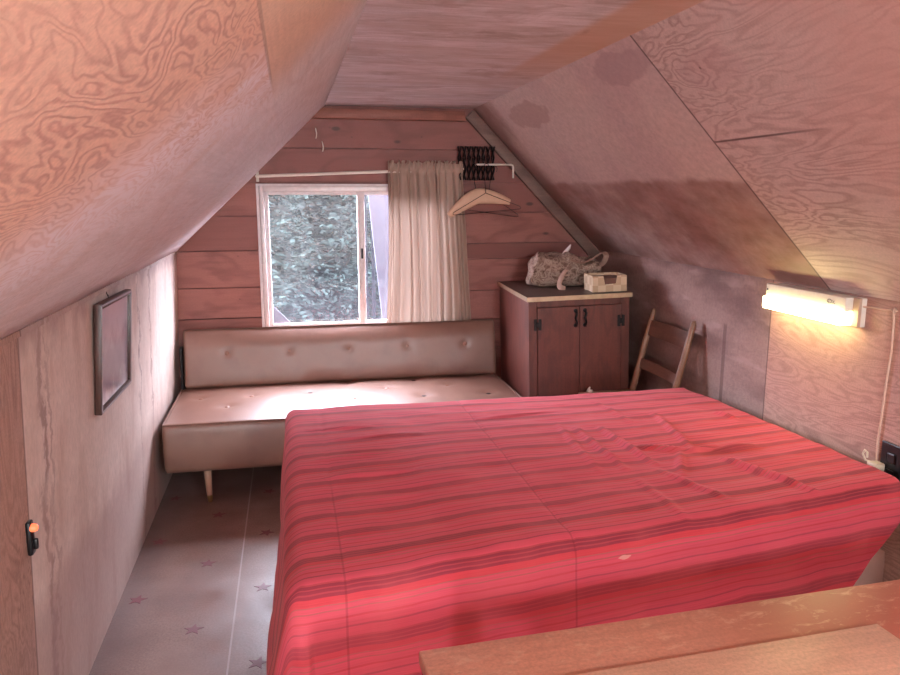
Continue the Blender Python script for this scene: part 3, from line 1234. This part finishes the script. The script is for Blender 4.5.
def m_spread():
    q = NT('red_striped_cotton')
    uv = q.coord('UV')
    u, v, _ = q.xyz(uv)
    wob = q.math('MULTIPLY', q.math('SUBTRACT', q.noise(q.map(uv, (3, 1, 1)), 2, 2), .5), .014)
    vv = q.math('ADD', v, wob)
    t = q.math('FRACT', q.math('DIVIDE', vv, .128))
    red, dk, ln, ol = '#d35263', '#8a3340', '#9a3e4c', '#a56058'
    stops = [(0, dk), (.05, '#ab434b'), (.075, dk), (.13, '#ab434b'), (.155, dk), (.21, '#b0434b'), (.24, red), (.42, ln), (.455, red), (.60, '#c23c45'), (.64, red), (.76, ol), (.785, red), (.86, ol), (.88, '#ca4048')]
    c = q.ramp(t, stops, 'CONSTANT')
    big = q.noise(q.map(uv, (.05, 1, 1)), 3.0, 2)
    c = q.mix(q.ramp(big, [(.4, 0), (.7, .45)]), c, red)
    # fine weave streaks across
    fib = q.noise(q.map(uv, (3, 260, 1)), 1, 3, .7)
    c = q.mix(.35, c, q.mix(1.0, c, q.ramp(fib, [(.3, .55), (.7, 1.1)]), 'MULTIPLY'))
    c = q.mix(q.ramp(q.noise(q.map(uv, (1, 1, 1)), 6, 4), [(.45, 0), (.75, .2)]), c, '#dd7372')
    # stitched seams across the stripes
    for u0 in (.14, .74):
        m = q.step(q.math('ABSOLUTE', q.math('SUBTRACT', u, u0)), .004, .0015)
        if u0 < .5:
            m = q.math('MULTIPLY', m, q.step(v, .75, .45))
        c = q.mix(q.math('MULTIPLY', m, .32), c, '#6e2028')
    # worn pale hole with loose threads
    hx = q.math('DIVIDE', q.math('SUBTRACT', u, .885), .018)
    hy = q.math('DIVIDE', q.math('SUBTRACT', v, -.035), .006)
    d = q.math('ADD', q.math('ADD', q.math('POWER', hx, 2.0), q.math('POWER', hy, 2.0)), q.math('MULTIPLY', q.math('SUBTRACT', q.noise(q.map(uv, (60, 160, 1)), 1, 3), .5), 2.4))
    c = q.mix(q.math('MULTIPLY', q.step(d, 1.1, .7), .7), c, '#dba79a')
    q.bump(q.math('ADD', fib, q.math('MULTIPLY', t, .2)), .15, .003)
    m = q.done(c, .85, spec=.2)
    q.b.inputs['Sheen Weight'].default_value = .25
    q.b.inputs['Sheen Tint'].default_value = lin('#f0a0a0')
    return m


# the cloth is a sheet laid over the mattress and hanging down left, near and far sides
UL, VN, VF = .56, .50, .16
SW, SL = BX1 - BX0, BY1 - BY0
RR = .055
random.seed(5)
# each wrinkle is a ridge between two points of the top (bed coordinates), height in metres
WR = [((1.51, 0.544), (1.667, 0.539), 0.01), ((1.485, 0.442), (1.585, 0.06), 0.013), ((1.203, 0.934), (1.226, 0.491), 0.011), ((1.105, 0.965), (1.103, 0.47), 0.009), ((1.788, 0.992), (1.815, 0.878), 0.009), ((1.515, 1.078), (1.434, 0.572), 0.008), ((1.371, 0.569), (1.259, 0.349), 0.008), ((1.241, 0.676), (1.428, 0.561), 0.012), ((1.428, 0.561), (1.533, 0.587), 0.01), ((1.052, 1.04), (1.009, 0.492), 0.006), ((1.202, 0.424), (1.287, 0.103), 0.007), ((1.098, 0.36), (1.1, 0.016), 0.005), ((1.29, -0.063), (1.299, -0.244), 0.004), ((1.351, 1.382), (1.358, 0.946), 0.004), ((0.196, 1.076), (0.492, 1.046), 0.006), ((0.115, 0.876), (0.393, 0.883), 0.006), ((0.14, 0.697), (0.432, 0.682), 0.006), ((0.091, 1.227), (0.319, 1.196), 0.005), ((0.188, 0.498), (0.431, 0.484), 0.004), ((0.761, 1.195), (1.114, 1.228), 0.004)]


def seg_d(px, py, a, b):
    dx, dy = b[0] - a[0], b[1] - a[1]
    L2 = dx * dx + dy * dy
    t = max(0, min(1, ((px - a[0]) * dx + (py - a[1]) * dy) / L2))
    return math.hypot(px - a[0] - t * dx, py - a[1] - t * dy), t


def fall(o, flare):
    """outward shift and drop of cloth that has run o past an edge of radius RR"""
    q = RR * math.pi / 2
    if o <= 0:
        return 0, 0
    if o < q:
        a = o / RR
        return RR * math.sin(a), RR * (1 - math.cos(a))
    d = o - q
    return RR + d * flare, RR + d * (1 - flare * .3)


def spread_fn(u, v):
    s = -UL + (SW + UL - .006) * u
    t = -VN + (SL - RR + VN + VF) * v
    s0, t0 = s, t
    ix, iy = RR, RR                      # flat part begins RR inside the edges
    ox_ = max(0, ix - s)
    oy_ = max(0, iy - t)
    oy2 = max(0, t - (SL - RR))
    x, y, z = max(s, ix), min(max(t, iy), SL - RR), BT
    onx = BX0
    if oy2 > 0:
        a, d = fall(oy2, .02)
        y += a
        z -= d
        ox_l, dl = fall(ox_, .05)
        x -= ox_l
        z = min(z, BT - dl)
    else:
        if ox_ > 0 and oy_ > 0:
            o = (ox_ ** 5 + oy_ ** 5) ** .2
            th = math.atan2(oy_, ox_)
            a, d = fall(min(o, .57), .17)
            x -= a * math.cos(th)
            y -= a * math.sin(th)
            z -= d
        elif ox_ > 0:
            a, d = fall(min(ox_, .57), .07 + .10 * max(0, 1 - t / 1.2))
            x -= a
            z -= d
        elif oy_ > 0:
            a, d = fall(oy_, .06)
            y -= a
            z -= d
            # the cloth pulls back at the wall end, baring the sheet
            x -= max(0, d - .10) * .75 * max(0, (s - 1.3) / .55) ** 3
    top = max(0, 1 - max(ox_, oy_, oy2) / .12)
    fx, fy = s0, t0
    h = .010 * mnoise.noise((fx * 1.6, fy * 1.6, 1.3)) + .006 * mnoise.noise((fx * 4.5, fy * 9, 5)) + .002 * mnoise.noise((fx * 12, fy * 22, 2))
    for a, b, hh in WR:
        dd, tt = seg_d(fx, fy, a, b)
        h += 1.6 * hh * math.exp(-(dd / .014) ** 2) * math.sin(math.pi * (.15 + .7 * tt))
    # stitched seams press shallow grooves
    for u0 in (.14, .74):
        h -= .003 * math.exp(-((fx - u0) / .006) ** 2)
    # mattress sags a little toward the middle, plump near front edge
    z += h * top + .006 * top
    hang = max(ox_, oy_)
    if hang > .05:
        k = min(1, (hang - .05) / .3)
        wv = mnoise.noise((fx * 3.2, fy * 3.2, 8)) * .020 + .012 * math.sin(fx * 9 + fy * 11)
        if oy_ >= ox_:
            y -= abs(wv) * k
        else:
            x -= abs(wv) * k * .7
    yw = BY0 + y
    if y > 0:
        yw = bed_warp(BX0 + x, yw)
    else:
        yw = bed_warp(BX0 + x, BY0) + y
    return (bed_taper(BX0 + x, t0 / SL), yw, max(z, .012))


sp = grid('bedspread', 250, 210, spread_fn, m_spread(), uv=lambda u, v: (-UL + (SW + UL - .006) * u, -VN + (SL - RR + VN + VF) * v), thick=.004, offset=1)
tag(sp, 'red striped cotton bedspread covering the whole bed and hanging down its sides', 'bedspread')


# ------------------------------------------------------------------ cabinet
cab = empty('cabinet', 'dark red brown two door cabinet with metal edged top in the far corner', 'cabinet', (1.222, 3.70, 0.0), (0, R(-1.8), R(-4)))
CW, CD, CH = .545, .745, .980
q_ = MB()
q_.box((0, .018, .0), (.02, CD, CH - .022), .002)                      # sides, back, bottom, plinth as one carcass
q_.box((CW - .02, .018, .0), (CW, CD, CH - .022), .002)
q_.box((.02, CD - .015, .0), (CW - .02, CD, CH - .022))
q_.box((.02, .018, .04), (CW - .02, CD - .015, .06))
q_.build('carcass', M['cab_wood'], cab)
q_ = MB()
q_.box((0, 0, .0), (.045, .018, CH - .022), .002)
q_.box((CW - .045, 0, 0), (CW, .018, CH - .022), .002)
q_.box((.045, 0, CH - .055), (CW - .045, .018, CH - .022), .002)
q_.box((.045, 0, 0), (CW - .045, .018, .08), .002)
q_.build('face_frame', M['cab_wood'], cab)
q_ = MB()
q_.box((-.008, -.010, CH - .022), (CW + .010, CD, CH), .001)
ct = q_.build('cabinet_top', M['cab_top'], cab)
q_ = MB()
M['steel_edge'] = plain('dull_metal_edging', '#b9a58c', .35, .7, var=.2)
q_.box((-.011, -.013, CH - .022), (CW + .012, -.009, CH + .002), .001)
q_.box((-.011, -.009, CH - .022), (-.007, CD, CH + .002), .001)
q_.box((CW + .009, -.009, CH - .022), (CW + .012, CD, CH + .002), .001)
for k in range(4):
    q_.lathe([(.003, 0), (.003, .002)], (.08 + k * .14, -.013, CH - .015), M=Matrix.Rotation(R(90), 4, 'X'), seg=8)
o = q_.build('metal_edging', M['steel_edge'], ct)
o['label'] = 'pale metal edging strip'
for sgn in (0, 1):
    xa, xb = (.047, CW / 2 - .001) if sgn == 0 else (CW / 2 + .001, CW - .047)
    q_ = MB()
    q_.box((xa, -.004, .082), (xb, .016, CH - .057), .0015)
    dr = q_.build('door', M['cab_wood'], cab)
    for hz in (CH - .145, .20):
        q_ = MB()
        hx = xa if sgn == 0 else xb
        q_.box((hx - .020, -.0085, hz - .030), (hx - .004, -.003, hz + .030), .002)
        q_.box((hx + .004, -.0085, hz - .030), (hx + .020, -.003, hz + .030), .002)
        q_.box((hx - .008, -.010, hz - .014), (hx + .008, -.003, hz + .014), .002)
        q_.build('hinge', M['black_metal'], dr)
    q_ = MB()
    hx = CW / 2 + (-.022 if sgn == 0 else .028)
    zc = CH - .118
    q_.tube([(hx, -.006, zc + .038), (hx + .005, -.017, zc + .024), (hx - .004, -.020, zc), (hx + .005, -.017, zc - .024), (hx, -.006, zc - .040)], [.009, .006, .007, .006, .009], 8)
    q_.lathe([(.011, 0), (.011, .004), (.005, .006)], (hx, -.003, zc + .038), M=Matrix.Rotation(R(90), 4, 'X'), seg=10)
    q_.lathe([(.011, 0), (.011, .004), (.005, .006)], (hx, -.003, zc - .040), M=Matrix.Rotation(R(90), 4, 'X'), seg=10)
    q_.build('pull_handle', M['black_metal'], dr, smooth=50)


def on_cab(x, y, z=0):
    return Matrix.Translation(cab.location) @ cab.rotation_euler.to_matrix().to_4x4() @ Vector((x, y, CH + z))


# carton on the cabinet: open box with a U notch in its front
def m_carton():
    q = NT('gingham_carton')
    P = q.coord()
    ck = q.n('ShaderNodeTexChecker')
    q.put(ck.inputs[0], q.map(P, (1, 1, 1), (.013, .02, .007)))
    ck.inputs['Color1'].default_value = lin('#dcc2a2')
    ck.inputs['Color2'].default_value = lin('#c9a888')
    ck.inputs['Scale'].default_value = 24
    return q.done(ck.outputs[0], .6)


cb = empty('carton', 'open cream checked carton with notched front on the cabinet top', 'carton', on_cab(.368, .070, .0005), (0, R(-1.8), R(-6)))
BW, BD, BHt = .185, .17, .085
q_ = MB()
Mfr = Matrix(((1, 0, 0, 0), (0, 0, 1, 0), (0, 1, 0, 0), (0, 0, 0, 1)))
notch = [(0, 0), (BW, 0), (BW, BHt), (BW * .72, BHt), (BW * .68, BHt * .50), (BW * .36, BHt * .46), (BW * .31, BHt), (0, BHt)]
q_.prism(notch, .003, M=Mfr)
q_.box((0, BD - .003, 0), (BW, BD, BHt))
q_.box((0, .003, 0), (.003, BD - .003, BHt))
q_.box((BW - .003, .003, 0), (BW, BD - .003, BHt))
q_.box((.003, .003, 0), (BW - .003, BD - .003, .003))
q_.build('carton_walls', m_carton(), cb)
pp = MB()
pp.box((.012, .012, .004), (BW - .012, BD - .012, BHt * .84), .004)
pp.build('contents', plain('brown_paper_stack', '#7c5648', .8), cb)


# crumpled tote bag
def m_bag():
    q = NT('mottled_floral_cloth')
    P = q.coord()
    n = q.noise(P, 26, 4, .6, .8)
    c = q.ramp(n, [(.32, '#54392f'), (.44, '#86685a'), (.53, '#b1988a'), (.62, '#7d5d50'), (.72, '#c2ab9c')])
    q.bump(q.noise(P, 18, 3), .3, .01)
    return q.done(c, .8)


bag = empty('tote_bag', 'crumpled mottled brown tote bag lying behind the carton on the cabinet', 'bag', on_cab(.335, .45, 0), (0, R(-1.8), R(-14)))
random.seed(2)


def bag_disp(p, p0):
    n = Vector((mnoise.noise(p * 9 + Vector((1, 2, 3))), mnoise.noise(p * 9 + Vector((7, 2, 9))), mnoise.noise(p * 9 + Vector((4, 8, 1)))))
    n2 = Vector((mnoise.noise(p * 24), mnoise.noise(p * 24 + Vector((3, 3, 3))), mnoise.noise(p * 24 + Vector((9, 1, 1)))))
    f = min(1, max(0, p.z / .04))
    sh = 1 - .22 * max(0, (p.x + .02) / .2)
    q = Vector((p.x, p.y, p.z * sh))
    q += (n * .036 + n2 * .016) * f
    q.z = max(.001, q.z)
    return q


rbox('bag_body', (-.21, -.13, 0), (.19, .15, .175), .06, m_bag(), bag, bag_disp, (44, 30, 18))
M['strap'] = plain('pink_tan_strap', '#b08c7c', .8, var=.15)
for pts in (([(-.02, -.15, .10), (-.045, -.185, .07), (-.062, -.200, .025), (-.052, -.215, .008), (-.03, -.222, .006)]),
            ([(.02, -.10, .15), (.07, -.14, .135), (.13, -.12, .155), (.20, -.06, .185), (.225, -.02, .16), (.20, -.05, .12), (.14, -.10, .10)])):
    # smooth the path
    P_ = [Vector(p) for p in pts]
    sm = []
    for i in range(len(P_) - 1):
        a, b = P_[i], P_[i + 1]
        p_ = P_[max(0, i - 1)]
        n_ = P_[min(len(P_) - 1, i + 2)]
        for k in range(6):
            t = k / 6
            sm.append(.5 * (2 * a + (b - p_) * t + (2 * p_ - 5 * a + 4 * b - n_) * t * t + (3 * a - p_ - 3 * b + n_) * t ** 3))
    sm.append(P_[-1])
    q_ = MB()
    q_.tube(sm, .015, 8, flat=.25)
    q_.build('strap', M['strap'], bag, smooth=60)
q_ = MB()
q_.tube([(-.03, -.02, .13), (-.012, -.03, .185), (.012, -.035, .215), (.022, -.03, .232)], [.016, .015, .012, .004], 7, flat=.8)
o = q_.build('tissue_tip', plain('white_tissue', '#e8dcd8', .7), bag)
o['label'] = 'white paper tip'

# ------------------------------------------------------------------ chair by the right wall
ch = empty('wooden_chair', 'plain ladder back wooden chair between cabinet, bed and right wall', 'chair', (1.70, 3.45, 0))


def cpt(x, y, z):
    return (x - 1.70, y - 3.45, z)


ya, yb = 3.225, 3.635


def post_x(z):
    return 1.755 + (z - .45) * .235 if z > .45 else 1.755 + (.45 - z) * .06


for y in (ya, yb):
    q_ = MB()
    q_.tube([cpt(post_x(0), y, 0), cpt(post_x(.45), y, .45), cpt(post_x(.7), y, .7), cpt(post_x(.9), y, .895), cpt(post_x(.9) + .002, y, .912)], [.014, .017, .016, .014, .008], 12)
    q_.build('back_post', M['chair_wood'], ch, smooth=50)
    q_ = MB()
    q_.tube([cpt(1.48, y, 0), cpt(1.48, y, .455)], [.014, .019], 12)
    q_.build('leg', M['chair_wood'], ch, smooth=50)
for z0, z1 in ((.775, .855), (.600, .650)):
    q_ = MB()
    n = 10
    for i in range(n):
        t0, t1 = i / n, (i + 1) / n
        for t_ in (0,):
            a = ya + (yb - ya) * t0
            b = ya + (yb - ya) * t1
            bow0, bow1 = .012 * math.sin(math.pi * t0), .012 * math.sin(math.pi * t1)
            vs = []
            for (yy, bo_) in ((a, bow0), (b, bow1)):
                for (zz) in (z0, z1):
                    for dx in (-.006, .006):
                        vs.append(q_.bm.verts.new(Vector(cpt(post_x(zz) + dx + bo_, yy, zz))))
            for f in ((0, 1, 3, 2), (4, 6, 7, 5), (0, 4, 5, 1), (2, 3, 7, 6), (0, 2, 6, 4), (1, 5, 7, 3)):
                q_.bm.faces.new([vs[k] for k in f])
    bmesh.ops.remove_doubles(q_.bm, verts=q_.bm.verts[:], dist=1e-5)
    q_.build('back_slat', M['slat_wood'], ch)
q_ = MB()
q_.box(cpt(1.455, ya - .0, .455), cpt(1.765, yb + .012, .478), .008)
o = q_.build('seat', plain('cream_seat_cover', '#cbb29c', .7), ch, smooth=40)
o['label'] = 'cream seat'
for y in (ya, yb):
    q_ = MB()
    q_.tube([cpt(1.48, y, .22), cpt(1.765, y, .22)], .010, 8)
    q_.build('stretcher', M['chair_wood'], ch, smooth=50)
q_ = MB()
q_.tube([(1.506, 3.628, .479), (1.512, 3.630, .494), (1.518, 3.632, .506)], [.011, .008, .003], 8)
q_.lathe([(.010, 0), (.012, .006), (.008, .012)], (1.522, 3.625, .479), seg=10)
tag(q_.build('paper_scrap', plain('white_scrap', '#e8e0d8', .6), smooth=50), 'small crumpled white scrap on the chair seat corner', 'scrap')

# ------------------------------------------------------------------ fluorescent lamp, its cord and outlet
lamp = empty('fluorescent_lamp', 'lit white fluorescent strip lamp on the right wall under the slope', 'lamp', (XR, 2.45, 1.105))
LY0, LY1 = 2.185 - 2.45, 2.66 - 2.45
q_ = MB()
q_.box((-.018, LY0, -.047), (.0005, LY1, .052), .002)
q_.box((-.058, LY0 + .03, .004), (-.018, LY1, .052), .003)
q_.build('housing', M['white_metal'], lamp)
q_ = MB()
q_.box((-.030, LY0, -.047), (-.018, LY0 + .03, .052), .002)
q_.build('end_cap', plain('tan_end_cap', '#c0a08a', .5), lamp)


def m_tube():
    q = NT('glowing_diffuser')
    q.done((1, .95, .85, 1), .4)
    q.b.inputs['Emission Color'].default_value = (1, .93, .42, 1)
    q.b.inputs['Emission Strength'].default_value = 16.0
    return q.m


q_ = MB()
q_.box((-.074, LY0 + .032, -.045), (-.018, LY1 - .001, .004), .008)
q_.build('diffuser', m_tube(), lamp, smooth=40)
# small worn mark on the housing
q_ = MB()
xx = -.0585
yc, zc = -.155, .030
ring = [(xx, yc + .011 * math.cos(t), zc + .007 * math.sin(t)) for t in [2 * math.pi * k / 16 for k in range(17)]]
q_.tube(ring, .0011, 5)
q_.tube([(xx, yc + .004, zc + .004), (xx, yc + .001, zc), (xx, yc + .005, zc - .004)], .0011, 5)
q_.tube([(xx, yc - .016, zc + .004), (xx, yc - .020, zc), (xx, yc - .026, zc + .004)], .0011, 5)
q_.tube([(xx, yc - .014, zc - .006), (xx, yc - .020, zc - .003), (xx, yc - .028, zc - .006)], .0011, 5)
q_.build('maker_mark', plain('grey_ink', '#6d5f60', .6), lamp)
q_ = MB()
q_.lathe([(.003, 0), (.004, .003)], (-.058, LY1 - .012, .030), M=Matrix.Rotation(R(-90), 4, 'Y'), seg=8)
q_.build('screw', M['black_metal'], lamp)

cx = XR - .006
q_ = MB()
path = [(cx - .014, 2.20, 1.130), (cx - .004, 2.18, 1.129), (cx, 2.15, 1.131), (cx, 2.095, 1.132), (cx, 2.072, 1.135), (cx, 2.060, 1.128), (cx, 2.056, 1.10), (cx, 2.052, 1.0), (cx, 2.060, .88), (cx, 2.062, .80), (cx, 2.068, .70), (cx, 2.066, .64), (cx - .003, 2.062, .628)]
q_.tube(path, .0032, 8)
q_.tube([(cx, 2.060, 1.128), (cx, 2.056, 1.140), (cx, 2.048, 1.132)], .0045, 6)
tag(q_.build('lamp_cord', M['cord'], smooth=60), 'cream cord running from the fluorescent lamp down to the outlet', 'cord')

ol = empty('wall_outlet', 'black outlet plate low on the right wall beside the bed', 'outlet', (XR, 2.000, .628))
q_ = MB()
q_.box((-.010, -.042, -.078), (.0005, .046, .076), .003)
q_.build('cover_plate', M['black_plastic'], ol)
for zz in (.028, -.028):
    q_ = MB()
    q_.box((-.013, -.018, zz - .017), (-.009, .018, zz + .017), .004)
    q_.build('socket', M['black_plastic'], ol)
q_ = MB()
q_.box((XR - .050, 2.016, .605), (XR - .013, 2.058, .632), .005)
q_.tube([(XR - .03, 2.060, .625), (XR - .03, 2.085, .622), (XR - .03, 2.100, .640), (XR - .028, 2.095, .655), (XR - .028, 2.083, .650), (XR - .028, 2.082, .632)], .0035, 8)
tag(q_.build('power_plug', M['white_plastic'], smooth=50), 'ivory plug with a loop of cord in the black outlet', 'plug')

# ------------------------------------------------------------------ picture on the left wall
pc = empty('framed_picture', 'dark wood framed picture under glass on the left wall', 'picture', (wall_x(.97) + .006, 2.80, .972), (0, 0, 0))
PW, PH, PT = .48, .365, .022
# local axes: x out of the wall, y along it; top tilts out a little
Mp = Matrix.Rotation(R(4), 4, 'Y') @ Matrix.Rotation(R(-1.0), 4, 'X')
q_ = MB()
t = .018
for lo, hi in (((-PW / 2, -PH / 2), (-PW / 2 + t, PH / 2)), ((PW / 2 - t, -PH / 2), (PW / 2, PH / 2)),
               ((-PW / 2 + t, PH / 2 - t), (PW / 2 - t, PH / 2)), ((-PW / 2 + t, -PH / 2), (PW / 2 - t, -PH / 2 + t))):
    q_.box((.0, lo[0], lo[1]), (PT, hi[0], hi[1]), .002, M=Mp)
frm = q_.build('frame', M['frame_wood'], pc, smooth=40)
q_ = MB()
for lo, hi in (((-PW / 2 + .004, -PH / 2 + .004), (-PW / 2 + .010, PH / 2 - .004)), ((PW / 2 - .010, -PH / 2 + .004), (PW / 2 - .004, PH / 2 - .004)),
               ((-PW / 2 + .010, PH / 2 - .010), (PW / 2 - .010, PH / 2 - .004)), ((-PW / 2 + .010, -PH / 2 + .004), (PW / 2 - .010, -PH / 2 + .010))):
    q_.box((PT - .002, lo[0], lo[1]), (PT + .002, hi[0], hi[1]), .001, M=Mp)
o = q_.build('frame_lip', plain('silver_lip', '#a4989c', .3, .8), frm)
o['label'] = 'silver inner lip'


def m_print():
    q = NT('reflection_tinted_print')
    P = q.coord()
    x, y, z = q.xyz(P)  # lavender tone and pale bottom are a window reflection painted into the print
    c = q.ramp(q.math('ADD', q.math('MULTIPLY', z, 2.2), q.math('ADD', .42, q.math('MULTIPLY', q.math('SUBTRACT', q.noise(P, 14, 5, .6), .5), .5))),
               [(0, '#ece6ee'), (.2, '#b3abb8'), (.45, '#c2bac8'), (.6, '#dcd6e4'), (1, '#cdc7d6')])
    return q.done(c, .12, spec=.7)


q_ = MB()
q_.box((.006, -PW / 2 + t - .001, -PH / 2 + t - .001), (.012, PW / 2 - t + .001, PH / 2 - t + .001), M=Mp)
q_.build('print', m_print(), pc)
q_ = MB()
q_.tube([(.010, -.02, PH / 2 - .002), (-.004, 0, PH / 2 + .028), (-.006, .004, PH / 2 + .032)], .0014, 6)
q_.tube([(-.004, 0, PH / 2 + .028), (.002, .022, PH / 2 - .002)], .0014, 6)
q_.build('hanging_wire', M['black_metal'], pc)

# black wall switch with a glowing red pilot lamp
sw = empty('pilot_light_switch', 'black wall switch with glowing red pilot lamp on the left wall joint', 'switch', (wall_x(.69), 1.885, .685))
q_ = MB()
q_.box((0, -.014, -.045), (.012, .014, .040), .004)
q_.build('switch_body', M['black_plastic'], sw, smooth=40)
q_ = MB()
q_.box((.011, -.006, -.032), (.022, .006, -.006), .003)
q_.build('toggle', M['black_plastic'], sw, smooth=40)


def m_glow():
    q = NT('glowing_red_lens')
    q.done('#c8402c', .3)
    q.b.inputs['Emission Color'].default_value = (1, .18, .07, 1)
    q.b.inputs['Emission Strength'].default_value = 1.6
    return q.m


q_ = MB()
q_.lathe([(.010, 0), (.010, .008), (.008, .014), (.003, .017)], (.010, -.004, .024), M=Matrix.Rotation(R(90), 4, 'Y'), seg=14)
o = q_.build('pilot_lamp', m_glow(), sw, smooth=50)
o['label'] = 'glowing red lens'

# ------------------------------------------------------------------ wooden table in the foreground
def m_table():
    q = NT('worn_orange_wood_top')
    P = q.coord()
    c, ln = wood(q, P, 0, '#da9a80', '#b87660', freq=5, figure=.7, line=.45, across=6, fine=.3)
    x, y, z = q.xyz(P)
    wear = q.noise(q.map(P, (16, 34, 16)), 1, 6, .75, .6)
    dark = q.step(q.math('ADD', x, q.math('MULTIPLY', q.noise(P, 3, 3), .4)), .55, .95)
    c = q.mix(q.math('MULTIPLY', dark, .9), c, '#a85a49')
    c = q.mix(q.math('MULTIPLY', q.ramp(wear, [(.54, 0), (.64, 1)]), .5), c, '#e0b598')
    q.bump(q.math('SUBTRACT', wear, ln), .08, .003)
    return q.done(c, .38)


TZ, TX0, TX1, TY0, TY1 = .742, .186, 1.75, .52, 1.145
tbl = empty('wooden_table', 'worn orange brown wooden table in the near right foreground', 'table', (0, 0, 0), (0, 0, 0))
tbl.location = (TX0, TY1, 0)
tbl.rotation_euler = (0, 0, R(2.4))
TWd, TDp = TX1 - TX0, TY1 - TY0
q_ = MB()
q_.box((0, -TDp, TZ - .026), (TWd, 0, TZ), .004, 3)
q_.build('table_top', m_table(), tbl, smooth=40)
M['table_side'] = m_wood('brown_table_wood', '#8a5440', '#6a3c2e', 0, 5, .45)
q_ = MB()
q_.box((.035, -TDp + .035, TZ - .12), (TWd - .035, -.035, TZ - .026), .002)
q_.build('apron', M['table_side'], tbl)
for lx in (.06, TWd - .06):
    for ly in (-.06, -TDp + .06):
        q_ = MB()
        q_.box((lx - .025, ly - .025, 0), (lx + .025, ly + .025, TZ - .12), .003)
        q_.build('leg', M['table_side'], tbl)
q_ = MB()
bw = MB()
lb = bpy.data.objects
Mw = Matrix.Translation((.30, 1.010, TZ + .0005)) @ Matrix.Rotation(R(2.6), 4, 'Z')
bw.box((-.1, -.42, 0), (.695, 0, .010), .002, M=Mw)
M['pale_board'] = m_wood('pale_bare_board', '#e8b79a', '#c69076', 0, 5, .42, 6, .4)
tag(bw.build('board', M['pale_board'], smooth=40), 'paler wooden board lying flat on the worn foreground table', 'board')
